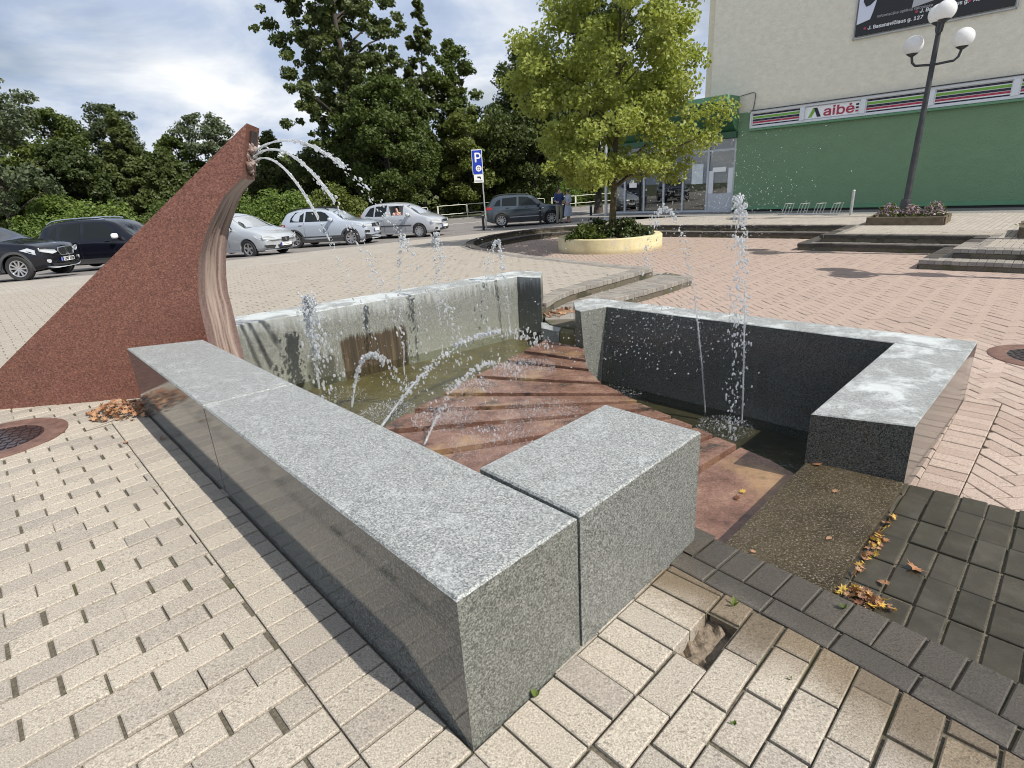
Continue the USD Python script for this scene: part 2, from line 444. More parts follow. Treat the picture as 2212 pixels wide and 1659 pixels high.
def slab_stone():
    g = G(); p = g.pos()
    rnd = g.math('fraction', g.math('add', g('object_info')('random'), 0.13))
    c = g.ramp(g.noise(5, p, 6, rough=0.7), [(0.25, (0.05, 0.027, 0.02)), (0.42, (0.15, 0.078, 0.056)), (0.6, (0.225, 0.128, 0.092)), (0.78, (0.32, 0.225, 0.145))])
    c = g.mix(0.55, c, g.ramp(g.noise(90, p, 4), [(0.3, (0.5, 0.5, 0.5)), (0.7, (1.35, 1.35, 1.35))]), 'multiply')
    c = g.mix(g.step(g.noise(2.4, g.scaled(p, (1, 1, 1), loc=(4, 1, 0)), 5, rough=0.7), 0.56, 0.66, 0, 0.85), c, (0.03, 0.028, 0.026))
    c = g.mix(g.step(g.noise(2.9, g.scaled(p, (1, 1, 1), loc=(1, 7, 0)), 5), 0.55, 0.7, 0, 0.6), c, (0.33, 0.215, 0.105))
    film = g.noise(38, p, 3, dist=0.6)
    return g.principled('wet_red_slab', base_color=c, roughness=0.16, normal=g.bump(film, 0.28, 0.02))


M['slab'] = slab_stone()


def dark_slab():
    g = G(); p = g.pos()
    c = g.ramp(g.noise(4, p, 5, rough=0.7), [(0.3, (0.026, 0.019, 0.008)), (0.55, (0.055, 0.041, 0.02)), (0.8, (0.085, 0.07, 0.046))])
    rip = g.noise(52, p, 4, rough=0.6, dist=1.2)
    c = g.mix(g.step(g.noise(120, p, 3, rough=0.7), 0.54, 0.64, 0, 0.75), c, (0.24, 0.205, 0.15))  # pale wet grains, their glints painted into the colour
    return g.principled('wet_dark_slab', base_color=c, roughness=0.12, normal=g.bump(rip, 0.75, 0.02))


M['dark_slab'] = dark_slab()


def pool_floor(name, c1, c2, c3):
    g = G(); p = g.pos()
    c = g.ramp(g.noise(4.5, p, 6, rough=0.7), [(0.25, c1), (0.5, c2), (0.78, c3)])
    return g.principled(name, base_color=c, roughness=0.7)


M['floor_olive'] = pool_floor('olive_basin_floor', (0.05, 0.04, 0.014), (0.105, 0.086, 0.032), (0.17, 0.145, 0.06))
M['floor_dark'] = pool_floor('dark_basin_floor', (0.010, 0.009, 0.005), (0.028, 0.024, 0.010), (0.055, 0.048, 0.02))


def water(name, strength, tint):
    g = G(); p = g.pos()
    h = g.math('add', g.noise(9, p, 4, rough=0.6, dist=0.8), g.math('multiply', g.noise(38, p, 3, dist=0.5), 0.4))
    nrm = g.bump(h, strength, 0.03)
    f = g('fresnel', IOR=1.33)('fac')
    gl = g('glossy_bsdf', color=(0.95, 0.97, 1.0), roughness=0.03, normal=nrm)('BSDF')
    tr = g('transparent_bsdf', color=tint)('BSDF')
    return g.done(name, g('mix_closure', fac=g.math('add', f, 0.03), closure1=tr, closure2=gl)('closure'))


M['water'] = water('pool_water', 0.45, (0.86, 0.88, 0.78))


def spray():
    g = G()
    n = g.bump(g.noise(240, g.pos(), 2), 0.3, 0.003)
    gl = g('glass_bsdf', color=(0.98, 0.99, 1.0), roughness=0.02, IOR=1.33, normal=n)('BSDF')
    tl = g('translucent_bsdf', color=(0.9, 0.93, 0.96))('BSDF')
    df = g('principled_bsdf', base_color=(0.88, 0.91, 0.94), roughness=0.12, normal=n)('BSDF')
    white = g('mix_closure', fac=0.4, closure1=df, closure2=tl)('closure')
    return g.done('water_spray', g('mix_closure', fac=0.28, closure1=gl, closure2=white)('closure'))


M['spray'] = spray()


def leaf(name, cols, trans=0.3, dry=False):
    g = G()
    r = g.math('fraction', g.math('add', g('geometry')('random_per_island'), g('object_info')('random')))
    n = len(cols); c = g.ramp(r, [(i / max(1, n - 1), x) for i, x in enumerate(cols)])
    pb = g('principled_bsdf', base_color=c, roughness=0.5, specular_ior_level=0.35)('BSDF')
    tl = g('translucent_bsdf', color=g.mix(1.0, c, (1.25, 1.3, 0.8), 'multiply'))('BSDF')
    return g.done(name, g('mix_closure', fac=trans, closure1=pb, closure2=tl)('closure'))


M['leaf_maple'] = leaf('maple_foliage', [(0.15, 0.195, 0.032), (0.225, 0.27, 0.05), (0.32, 0.345, 0.095), (0.45, 0.455, 0.19)], 0.40)
M['leaf_dark'] = leaf('dark_foliage', [(0.045, 0.064, 0.019), (0.068, 0.092, 0.026), (0.098, 0.122, 0.038)], 0.34)
M['leaf_mid'] = leaf('mid_foliage', [(0.07, 0.098, 0.022), (0.10, 0.132, 0.030), (0.14, 0.168, 0.043)], 0.36)
M['leaf_grey'] = leaf('grey_foliage', [(0.065, 0.085, 0.042), (0.10, 0.125, 0.068), (0.14, 0.155, 0.09)], 0.3)
M['leaf_light'] = leaf('light_foliage', [(0.095, 0.145, 0.030), (0.14, 0.20, 0.045), (0.19, 0.24, 0.065)], 0.36)
M['leaf_dry'] = leaf('dry_leaf', [(0.22, 0.09, 0.045), (0.34, 0.17, 0.085), (0.42, 0.25, 0.14), (0.13, 0.05, 0.03)], 0.12)
M['leaf_yellow'] = leaf('yellow_leaf', [(0.55, 0.36, 0.06), (0.6, 0.42, 0.12)], 0.2)
M['petal'] = leaf('pink_petal', [(0.36, 0.20, 0.34), (0.46, 0.30, 0.45), (0.55, 0.42, 0.52), (0.24, 0.11, 0.22)], 0.25)
M['bark'] = plain('bark', (0.06, 0.05, 0.04), 0.95, vary=0.45, scale=9, bump=0.6, bscale=25)
M['bark_mossy'] = plain('mossy_bark', (0.085, 0.07, 0.035), 0.95, vary=0.45, scale=12, bump=0.6, bscale=30)


def stucco(name, col, vary, scale, stain=0.2):
    g = G(); p = g.pos()
    c = g.ramp(g.noise(scale, g.scaled(p, (1, 1, 1.7)), 7, rough=0.7), [(0.3, tuple(x * (1 - vary) for x in col)), (0.7, tuple(x * (1 + vary * 0.5) for x in col))])
    c = g.mix(g.step(g.noise(1.6, g.scaled(p, (1, 1, 0.35)), 6, rough=0.7), 0.55, 0.75, 0, stain), c, tuple(x * 0.6 for x in col))
    return g.principled(name, base_color=c, roughness=0.9, normal=g.bump(g.noise(28, p, 5, rough=0.7), 0.5, 0.03))


M['cream'] = stucco('cream_plaster', (0.70, 0.655, 0.53), 0.12, 5)
M['cream_side'] = stucco('yellow_plaster', (0.70, 0.64, 0.48), 0.1, 5)
M['green_wall'] = stucco('green_plaster', (0.15, 0.245, 0.14), 0.07, 2, 0.12)
M['green_trim'] = plain('green_metal', (0.10, 0.235, 0.125), 0.45, vary=0.08)
M['green_dark'] = plain('dark_green_metal', (0.022, 0.075, 0.035), 0.4, vary=0.1)  # canopy green with the shade of its underside painted in
M['white_frame'] = plain('white_frame', (0.62, 0.64, 0.66), 0.4)
M['grey_frame'] = plain('grey_frame', (0.42, 0.44, 0.47), 0.45)
M['sign_white'] = plain('sign_white', (0.78, 0.78, 0.77), 0.45)
M['sign_black'] = plain('sign_black', (0.014, 0.014, 0.03), 0.4)
M['sign_green'] = plain('sign_green', (0.16, 0.36, 0.05), 0.45)
M['sign_red'] = plain('sign_red', (0.36, 0.035, 0.07), 0.45)
M['sign_blue'] = plain('sign_blue', (0.012, 0.04, 0.36), 0.35)
M['board_black'] = plain('board_black', (0.012, 0.012, 0.013), 0.5)
M['board_grey'] = plain('board_grey', (0.42, 0.41, 0.42), 0.5)
M['board_lilac'] = plain('board_lilac', (0.60, 0.62, 0.70), 0.5)
M['steel'] = plain('galvanised_steel', (0.42, 0.43, 0.43), 0.5, 0.6, vary=0.15)
M['rail_paint'] = plain('pale_rail_paint', (0.58, 0.57, 0.48), 0.6, vary=0.15)
M['lamp_metal'] = plain('lamp_post_paint', (0.035, 0.037, 0.040), 0.45, vary=0.45, scale=5)
M['black_paint'] = plain('black_paint', (0.012, 0.012, 0.012), 0.5)


def opal():
    g = G()
    a = g('principled_bsdf', base_color=(0.86, 0.86, 0.86), roughness=0.18)('BSDF')
    b = g('translucent_bsdf', color=(0.9, 0.9, 0.9))('BSDF')
    return g.done('opal_globe', g('mix_closure', fac=0.4, closure1=a, closure2=b)('closure'))


M['opal'] = opal()


def pane(name, tint, add=0.06, rough=0.01):
    g = G()
    f = g.math('add', g('fresnel', IOR=1.5)('fac'), add)
    return g.done(name, g('mix_closure', fac=f, closure1=g('transparent_bsdf', color=tint)('BSDF'), closure2=g('glossy_bsdf', color=(1, 1, 1), roughness=rough)('BSDF'))('closure'))


M['shop_glass'] = pane('shop_glass', (0.7, 0.74, 0.72), 0.08)
M['car_glass'] = plain('car_glass', (0.010, 0.013, 0.013), 0.04, spec=0.35)
M['screen_glass'] = plain('windscreen_glass', (0.03, 0.04, 0.038), 0.03, spec=0.6)
M['tyre'] = plain('tyre_rubber', (0.022, 0.022, 0.023), 0.8)
M['alloy'] = plain('alloy_wheel', (0.55, 0.55, 0.56), 0.3, 0.8)
M['alloy_dark'] = plain('wheel_back', (0.03, 0.03, 0.032), 0.6)
M['chrome'] = plain('chrome', (0.75, 0.76, 0.78), 0.12, 1.0)
M['lens'] = plain('clear_lens', (0.55, 0.58, 0.60), 0.1, 0.3)
M['red_lens'] = plain('red_lens', (0.35, 0.015, 0.015), 0.2)
M['trim'] = plain('black_trim', (0.018, 0.018, 0.019), 0.55)
M['grey_trim'] = plain('grey_trim', (0.06, 0.06, 0.063), 0.6)
M['plate_white'] = plain('plate_white', (0.75, 0.75, 0.74), 0.4)
M['plate_ink'] = plain('plate_ink', (0.02, 0.02, 0.025), 0.5)
M['paint_black'] = plain('black_car_paint', (0.005, 0.0055, 0.010), 0.15, 0.0, 0.35, coat=0.5)
M['paint_silver'] = plain('silver_car_paint', (0.42, 0.445, 0.47), 0.34, 0.3, coat=1.0)
M['paint_pale'] = plain('pale_blue_silver_car_paint', (0.42, 0.465, 0.53), 0.32, 0.25, coat=1.0)
M['paint_grey'] = plain('grey_car_paint', (0.44, 0.455, 0.48), 0.34, 0.3, coat=1.0)
M['paint_slate'] = plain('slate_car_paint', (0.045, 0.062, 0.078), 0.25, 0.3, coat=1.0)
M['skin'] = plain('skin', (0.46, 0.27, 0.19), 0.6)
M['hair'] = plain('dark_hair', (0.03, 0.02, 0.015), 0.6)
M['cloth_blue'] = plain('navy_cloth', (0.03, 0.05, 0.15), 0.9)
M['cloth_khaki'] = plain('khaki_cloth', (0.26, 0.25, 0.19), 0.9)
M['cloth_pale'] = plain('pale_blue_cloth', (0.32, 0.36, 0.44), 0.9, vary=0.2, scale=12)
M['cloth_pink'] = plain('pink_cloth', (0.62, 0.36, 0.32), 0.9)
M['leather'] = plain('black_leather', (0.015, 0.015, 0.017), 0.5)


def rust():
    g = G(); p = g.pos()
    c = g.ramp(g.noise(14, p, 6, rough=0.7), [(0.3, (0.085, 0.045, 0.035)), (0.6, (0.17, 0.095, 0.072)), (0.8, (0.25, 0.16, 0.125))])
    return g.principled('rusty_iron', base_color=c, roughness=0.6, normal=g.bump(g.noise(120, p, 4), 0.5, 0.004))


M['rust'] = rust()
M['iron_wet'] = plain('wet_iron', (0.035, 0.024, 0.024), 0.16, vary=0.4, scale=10)


def ochre():
    g = G(); p = g.pos(); z = g('separate_xyz', vector=p)('z')
    c = g.ramp(g.noise(6, p, 6, rough=0.7), [(0.3, (0.52, 0.44, 0.24)), (0.7, (0.66, 0.57, 0.34))])
    c = g.mix(g.step(g.noise(4, g.scaled(p, (1, 1, 0.5)), 7, rough=0.75), 0.52, 0.62, 0, 0.8), c, (0.50, 0.45, 0.36))
    c = g.mix(g.math('multiply', g.math('subtract', 1.0, g.step(z, -0.28, -0.17)), 0.5), c, (0.20, 0.15, 0.09))
    return g.principled('peeling_ochre_paint', base_color=c, roughness=0.9, normal=g.bump(g.noise(30, p, 5), 0.5, 0.01))


M['ochre'] = ochre()
M['wood_dark'] = plain('weathered_wood', (0.11, 0.085, 0.055), 0.9, vary=0.4, scale=7)
M['paper'] = plain('white_paper', (0.8, 0.79, 0.76), 0.8)
M['bed_soil'] = plain('bed_soil', (0.07, 0.05, 0.035), 0.95, vary=0.4, scale=20)
M['room'] = plain('shop_interior', (0.16, 0.16, 0.155), 0.8, vary=0.3, scale=2)
M['room_dark'] = plain('shop_furniture', (0.05, 0.05, 0.05), 0.7)
M['poster'] = plain('pale_poster', (0.55, 0.60, 0.62), 0.6, vary=0.15, scale=9)
# ------------------------------------------------------------------ plan of the place
def seen(x, y, z):
    """Rough test of whether a point shows in the picture, and its distance."""
    p = np.stack([x, y, np.broadcast_to(z, np.shape(x)) - 1.29], -1); c = p @ RX
    u, v = c[..., 0] / c[..., 2] * 1190, c[..., 1] / c[..., 2] * 1190
    return (c[..., 2] > 0.1) & (abs(u) < 1125) & (abs(v) < 850), np.linalg.norm(p, axis=-1)


HOLE = np.array([0.532, 1.281])
E1 = np.array([math.cos(math.radians(43.6)), math.sin(math.radians(43.6))]); E2 = np.array([-E1[1], E1[0]])
BOWL = Polygon([(-2.05, 3.60), (-2.10, 4.10), (-2.30, 4.60), (0.13, 6.37), (0.38, 6.16), (0.42, 5.95), (0.69, 5.60), (0.71, 5.29), (0.99, 5.43), (2.682, 3.666), (1.513, 2.566), (1.535, 2.575), (0.86, 1.95), (0.655, 1.73), (0.37, 2.058), (-0.129, 1.579)])
A1P = [(-0.15, 0.973), (0.156, 1.265), (-1.066, 2.567), (-1.391, 2.321)]
A2P = [(-1.394, 2.324), (-1.069, 2.570), (-2.052, 3.635), (-2.502, 3.518)]
BP = [(0.160, 1.269), (0.654, 1.747), (0.369, 2.058), (-0.124, 1.583)]
CP = [(-2.85, 4.197), (0.132, 6.372), (0.39, 6.16), (0.444, 6.608), (0.165, 6.848), (-3.0, 4.617)]
DP = [(0.669, 5.387), (0.71, 5.287), (0.989, 5.426), (2.682, 3.666), (2.961, 3.352), (3.189, 3.573), (0.928, 5.917), (0.697, 5.757)]
EP = [(1.513, 2.566), (1.895, 2.352), (2.958, 3.349), (2.679, 3.663)]
blocks = unary_union([Polygon(q) for q in (A1P, A2P, BP, CP, DP, EP)])
FOOT = unary_union([blocks, BOWL.buffer(0.05)]).buffer(-0.004)

EDGE_NEAR = [(0.672, 1.835), (0.729, 1.765), (0.92, 1.532), (1.103, 1.303), (1.278, 1.07), (1.45, 0.835), (1.63, 0.575), (1.85, 0.24), (2.1, -0.16), (2.6, -0.98)]
EDGE_PAD = [(0.444, 6.36), (0.602, 6.753), (0.80, 7.07), (1.042, 7.345), (1.29, 7.61), (1.566, 7.864), (1.92, 8.24), (2.289, 8.609)]
EDGE_FAR = [(2.289, 8.609), (1.891, 9.125), (1.07, 10.36), (0.47, 11.28), (-0.1, 12.4), (-0.55, 13.35), (-0.77, 14.3), (-0.8, 15.2), (-0.6, 16.1), (-0.2, 17.0), (0.5, 17.9), (1.3, 18.45), (2.0, 18.5), (2.7, 18.3), (4.34, 16.96), (8.13, 13.31), (6.62, 11.71), (8.45, 9.99), (7.01, 8.67), (9.6, 6.1), (12, 3.7)]
LOWER = Polygon(EDGE_NEAR[::-1] + [(0.37, 2.0), (0.1, 4.0), (0.15, 6.3)] + EDGE_PAD + EDGE_FAR[1:] + [(16, 0), (16, -6), (3.4, -3)]).buffer(0)
TREAD_PAD = Polygon([(0.40, 6.0), (0.444, 6.36)] + EDGE_PAD[1:] + [(2.62, 9.05), (2.86, 8.46), (2.4, 7.98), (1.96, 7.58), (1.56, 7.25), (1.24, 7.0), (1.05, 6.5), (0.95, 6.05), (0.70, 5.70)]).buffer(0)
LOW_NEAR = [(1.60, 2.30), (1.915, 2.352), (2.24, 2.06), (2.6, 1.735), (3.4, 1.01), (4.6, -0.08)]
TREAD_NEAR = Polygon(EDGE_NEAR + LOW_NEAR[::-1] + [(1.5, 2.5)]).buffer(0)
far_line = LineString(EDGE_FAR)
TREAD_FAR = far_line.buffer(0.34, join_style=2).intersection(LOWER).difference(TREAD_PAD)
UP_ALL = Polygon([(-60, -4), (3.4, -4), (60, -4), (60, 60), (-60, 60)])
LOT_EDGE = [(-40, 13.0), (-13.2, 14.7), (-11.2, 15.2), (-8.65, 17.97), (-6.6, 20.9), (-3.67, 24.2), (-1.78, 25.4), (1.5, 27.6), (6, 30.5), (30, 47)]
PLAZA = Polygon([(-40, -4), (3.4, -4), (16, -6), (40, -6), (40, 47)] + LOT_EDGE[::-1])
WALL0, WD = np.array([8.477, 21.048]), np.array([0.71252416, -0.70164757]); WN = np.array([-0.70164757, -0.71252416])
def wp(s, o=0.0, z=0.0):
    q = WALL0 + WD * s + WN * o; return (q[0], q[1], z)
STRIP = Polygon([wp(-5.6, 2.1)[:2], wp(16, 2.1)[:2], wp(16, -1)[:2], wp(-5.6, -1)[:2]])
UPPER = PLAZA.difference(LOWER).difference(FOOT).difference(STRIP)
NEAR = Polygon([(-2.2, -0.4), (-17, 14.0), (-6, 16), (6, 16), (16, 12), (2.4, -0.4)]).intersection(Point(0, 0).buffer(14.2, 64))
RED = LOWER.difference(unary_union([TREAD_PAD, TREAD_NEAR, TREAD_FAR])).difference(FOOT)
ZT, ZW, ZR = -0.145, -0.19, -0.285
flat = lambda z: (lambda x, y: np.full(np.shape(x), z))


def rect(c, a, L, W):
    a = np.asarray(a); b = np.array([-a[1], a[0]]); c = np.asarray(c)
    return np.array([c - a * L / 2 - b * W / 2, c + a * L / 2 - b * W / 2, c + a * L / 2 + b * W / 2, c - a * L / 2 + b * W / 2])


def brick_mesh(ring, zf, top=0.0, chamfer=0.0035, depth=0.055, jit=0.0015):
    """One paver with a chamfered top edge from its plan ring (n x 2)."""
    n = len(ring); c = ring.mean(0); dist = np.linalg.norm(ring - c, axis=1, keepdims=True)
    ea = np.roll(ring, -1, 0) - ring; ea /= np.linalg.norm(ea, axis=1, keepdims=True) + 1e-9; na = np.c_[-ea[:, 1], ea[:, 0]]; nb = np.roll(na, 1, 0)
    inner = ring + (na + nb) / np.maximum(0.5, 1 + (na * nb).sum(1))[:, None] * chamfer
    tl = R.normal(0, 0.004, 2); dz = R.normal(0, jit)
    zt = zf(inner[:, 0], inner[:, 1]) + top + dz + (inner - c) @ tl
    zo = zf(ring[:, 0], ring[:, 1]) + top + dz + (ring - c) @ tl
    v = np.vstack([np.c_[ring, zo - depth], np.c_[ring, zo - chamfer * 0.8], np.c_[inner, zt]])
    f = []
    for i in range(n):
        j = (i + 1) % n
        f += [[i, j, n + j], [i, n + j, n + i], [n + i, n + j, 2 * n + j], [n + i, 2 * n + j, 2 * n + i]]
    f += [[2 * n, 2 * n + k, 2 * n + k + 1] for k in range(1, n - 1)]
    return v, np.array(f)


def lay(rects, region, zf, parent, mat, stuff_name, n_parts=300, name='paver', skip=None, **kw):
    """Lays pavers (rings of 4 corners) over a region, cutting those on its edge."""
    rects = np.asarray(rects); pg = shapely.polygons(rects); shapely.prepare(region)
    full = shapely.contains(region, pg); cut = shapely.intersects(region, pg) & ~full
    rings = list(rects[full])
    for q in pg[cut]:
        for w in polys(q.intersection(region)):
            w = w.simplify(0.003)
            if w.area > 0.0008 and w.geom_type == 'Polygon':
                r = np.array(w.exterior.coords)[:-1]
                if not w.exterior.is_ccw: r = r[::-1]
                rings.append(r)
    if skip is not None: rings = [r for r in rings if np.hypot(*(r.mean(0) - skip)) > 0.045]
    cen = np.array([r.mean(0) for r in rings]); vis, dist = seen(cen[:, 0], cen[:, 1], zf(cen[:, 0], cen[:, 1]))
    order = np.argsort(np.where(vis, dist, dist + 100)); rest = MB()
    for k, i in enumerate(order):
        r = np.asarray(rings[i]); r = r if np.cross(r[1] - r[0], r[2] - r[1]) > 0 else r[::-1]
        v, f = brick_mesh(r, zf, **kw)
        if k < n_parts and vis[i]: part(name, trimesh.Trimesh(v, f, process=False), mat, parent)
        else: rest.add(v, f)
    if rest.n: part(stuff_name, rest, mat, parent, kind='stuff')
    return rings


def offset_line(pts, d):
    g_ = LineString(pts).parallel_offset(abs(d), 'left' if d > 0 else 'right', join_style=1)
    return g_


def along(line, pitch, L, W, side=0.0, phase=0.0):
    """Pavers set along a line: L along it, W across it, their centres pushed sideways (left positive)."""
    line = LineString(line) if not hasattr(line, 'length') else line; out = []
    s = phase + pitch / 2
    while s < line.length:
        p, q = line.interpolate(max(0, s - 0.03)), line.interpolate(min(line.length, s + 0.03))
        a = np.array([q.x - p.x, q.y - p.y]); a /= np.linalg.norm(a); b = np.array([-a[1], a[0]])
        m = line.interpolate(s); out.append(rect(np.array([m.x, m.y]) + b * side, a, L, W)); s += pitch
    return out


# ------------------------------------------------------------------ ground, far paving, asphalt
big = Polygon([(-300, -60), (300, -60), (300, 400), (-300, 400)])
gm = sheet(Polygon([(-250, -40), (250, -40), (250, 300), (-250, 300)]).difference(Polygon([(-30, -6), (18, -6), (18, 30), (-30, 30)])), 25, flat(-0.95))
tag(part('ground', gm, M['verge']), 'bare earth and rough grass beyond the square', kind='structure')
lot = Polygon([(-60, 12.0)] + LOT_EDGE[1:] + [(40, 60), (-60, 60)])
lot = lot.intersection(Polygon([(-60, 10), (60, 10), (60, 62), (-60, 34)]))
lotp = part('car_park_asphalt', sheet(lot, 1.0, lambda x, y: zg(x, y) - 0.004), M['asphalt'], smooth=True)
tag(lotp, 'pinkish grey asphalt of the car park and road', kind='structure')
ln = LineString([(-9.5, 33.2), (-3.4, 36), (-1.06, 37.1), (5.35, 42.4), (7.8, 44.0), (20, 53)]).buffer(0.075)
tag(part('road_marking', sheet(ln, 1.0, lambda x, y: zg(x, y) + 0.004), M['line']), 'long white edge line painted along the road', kind='structure')
vg = Polygon([(-70, 27.5), (-13, 37.5), (-4, 41.5), (2, 45.8), (8, 50.2), (40, 66), (60, 130), (-70, 130)])
tag(part('grass_verge', sheet(vg, 2.0, lambda x, y: zg(x, y) + 0.02 + 0.03 * np.maximum(0, y - 45 + 0.3 * x) * 0), M['verge']), 'shaded verge under the trees behind the road', kind='structure')
# kerb at the far side of the road
kb = MB()
kp = [(-30, 32.8), (-13, 36.9), (-4, 40.9), (2, 45.2), (8, 49.6), (25, 58.5)]
prism(LineString(kp).buffer(0.07), -0.70, -0.55, kb)
tag(part('kerb', kb, M['far_grey']), 'pale concrete kerb along the far side of the road', kind='structure')

upper = tag(UsdGeom.Xform.Define(stage, '/World/yellow_paving'), 'weathered yellow beige block paving around the fountain and towards the car park', kind='structure')
tag(part('joint_bed', sheet(UPPER.intersection(NEAR).difference(Polygon(rect(HOLE, E1, 0.2, 0.1))), 0.5, lambda x, y: zg(x, y) - 0.011), M['joint'], upper), kind='structure')
tag(part('far_paving', sheet(UPPER.difference(NEAR), 1.0, lambda x, y: zg(x, y) - 0.002), M['far_yellow'], upper, smooth=True), kind='structure')
lower = tag(UsdGeom.Xform.Define(stage, '/World/red_paving'), 'faded red herringbone block paving of the sunken plaza', kind='structure')
tag(part('joint_bed', sheet(RED, 0.6, flat(ZR - 0.010)), M['joint'], lower), kind='structure')
tread = tag(UsdGeom.Xform.Define(stage, '/World/stair_paving'), 'grey block steps between the yellow and the red paving', kind='structure')
tag(part('joint_bed', prism(TREAD_PAD.difference(FOOT), -0.45, ZT - 0.010).add(prism(TREAD_FAR, -0.45, ZT - 0.010).mesh()), M['joint'], tread), kind='structure')
wet = tag(UsdGeom.Xform.Define(stage, '/World/wet_paving'), 'dark wet stack bonded block paving where the fountain drains', kind='structure')
tag(part('joint_bed', prism(TREAD_NEAR.difference(FOOT), -0.45, ZW - 0.009), M['joint_wet'], wet), kind='structure')
strip = tag(UsdGeom.Xform.Define(stage, '/World/wall_footpath'), 'dark grey paved strip along the foot of the green wall', kind='structure')
part('footpath_paving', sheet(STRIP, 1.0, flat(-0.001)), M['far_grey'], strip)

# ------------------------------------------------------------------ pavers
def running(region, a, off, row0=0.0, L=0.2, W=0.1, jl=0.008, je=0.009, shift=0.5, phase=0.0):
    """Running bond: rows along direction a."""
    a = np.asarray(a); b = np.array([-a[1], a[0]]); o = np.asarray(off)
    q = np.array(region.envelope.exterior.coords) - o; sa, sb = q @ a, q @ b; out = []
    for k in range(int(math.floor(sb.min() / W)) - 1, int(math.ceil(sb.max() / W)) + 1):
        ph = phase + (L * shift if k % 2 else 0)
        for i in range(int(math.floor(sa.min() / L)) - 1, int(math.ceil(sa.max() / L)) + 2):
            out.append((i * L + ph, (k + 0.5) * W + row0))
    c = np.array(out); dl, de = L - je, W - jl
    jx = R.normal(0, 0.0022, len(c)); jy = R.normal(0, 0.0012, len(c)); rot = R.normal(0, 0.006, len(c))
    cen = o + (c[:, :1] + jx[:, None]) * a + (c[:, 1:] + jy[:, None]) * b
    ca, sa_ = np.cos(rot)[:, None], np.sin(rot)[:, None]
    A = a * ca + b * sa_; B = b * ca - a * sa_
    hl = (dl + R.normal(0, 0.0018, len(c)))[:, None] / 2
    return np.stack([cen - A * hl - B * de / 2, cen + A * hl - B * de / 2, cen + A * hl + B * de / 2, cen - A * hl + B * de / 2], 1)


def near_filter(rects, lim):
    c = rects.mean(1); ok = (np.hypot(c[:, 0], c[:, 1]) < lim); return rects[ok]


O = np.array([0.156, 1.265])
border = LineString(EDGE_NEAR).buffer(0.252, single_sided=True)
if not border.intersects(Point(0.7, 1.3)): border = LineString(EDGE_NEAR).buffer(-0.252, single_sided=True)
pad_border = LineString(EDGE_PAD).buffer(0.21, single_sided=True).union(LineString(EDGE_PAD).buffer(-0.21, single_sided=True)).difference(LOWER)
far_border = far_line.buffer(0.32, join_style=2).difference(LOWER)
fieldU = UPPER.intersection(NEAR).difference(unary_union([border, pad_border, far_border]))
# soldier courses beside the walls
solB = Polygon([O, O + E1 * 0.72, O + E1 * 0.72 - E2 * 0.203, O - E1 * 0.425 - E2 * 0.203, O - E1 * 0.425]).difference(FOOT).difference(border)
A0, AD = np.array([-0.15, 0.973]), np.array([-0.6785, 0.7346])
ALINE = [A0, np.array([-1.391, 2.321]), np.array([-2.502, 3.518])]
solA = LineString(ALINE).buffer(0.203, single_sided=True, join_style=2).union(Point(0, 5).buffer(1e-5))
solA = max(polys(solA), key=lambda q: q.area).difference(FOOT)
rest = fieldU.difference(unary_union([solA, solB]))
s_hole = (HOLE - O) @ E1
lay(near_filter(running(rest, E1, O, row0=-0.003, phase=s_hole + 0.1), 14.5), rest, zg, upper, M['paver_yellow'], 'paver_field', skip=HOLE)
r2 = np.array(along(ALINE, 0.1, 0.0935, 0.194, side=0.101))
lay(r2, solA, zg, upper, M['paver_yellow'], 'wall_course', 60)
rB = np.array(along([O - E1 * 0.425, O + E1 * 0.75], 0.1, 0.094, 0.196, side=-0.101))
lay(rB, solB, zg, upper, M['paver_yellow'], 'wall_course', 40)
part('loose_earth', sheet(Polygon(rect(HOLE, E1, 0.23, 0.13)), 0.008, lambda x, y: -0.062 + 0.035 * meshkit.noise(np.stack([x * 45, y * 45, x * 0], -1))), M['soil'], upper, label='bare earth showing where one paver is missing')
bs = np.array(along(EDGE_NEAR, 0.0965, 0.0905, 0.152, side=-0.078, phase=0.004))
lay(bs, border.difference(blocks), zg, upper, M['paver_border'], 'edge_course', 60, chamfer=0.004, depth=0.085, jit=0.0015)
b2_ = np.array(along(offset_line(EDGE_NEAR, -0.204), 0.2, 0.193, 0.088))
lay(b2_, border.difference(FOOT), zg, upper, M['paver_border'], 'edge_course', 40, chamfer=0.004, jit=0.001)


def edge(pts, z, side, parent, n_parts, mat, zf=None, depth=0.2):
    """A stepped edge: a soldier course on top, a set-back lower course under it."""
    rr = np.array(along(pts, 0.1, 0.095, depth, side=side * (depth / 2 - 0.012)))
    mb = MB(); cen = rr.mean(1); vis, dist = seen(cen[:, 0], cen[:, 1], z); order = np.argsort(np.where(vis, dist, 999))
    for k, i in enumerate(order):
        v, f = brick_mesh(rr[i], flat(z + 0.002), depth=0.062, chamfer=0.006, jit=0.002)
        if k < n_parts and vis[i]: part('edge_course', trimesh.Trimesh(v, f, process=False), mat, parent)
        else: mb.add(v, f)
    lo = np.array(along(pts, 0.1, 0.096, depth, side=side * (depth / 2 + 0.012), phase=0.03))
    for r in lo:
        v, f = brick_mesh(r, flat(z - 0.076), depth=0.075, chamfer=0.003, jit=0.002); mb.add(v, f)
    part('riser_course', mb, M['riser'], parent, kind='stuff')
    prism(LineString(pts).buffer(0.02).union(Point(0, 0).buffer(1e-4)), z - 0.3, z - 0.064) if False else None


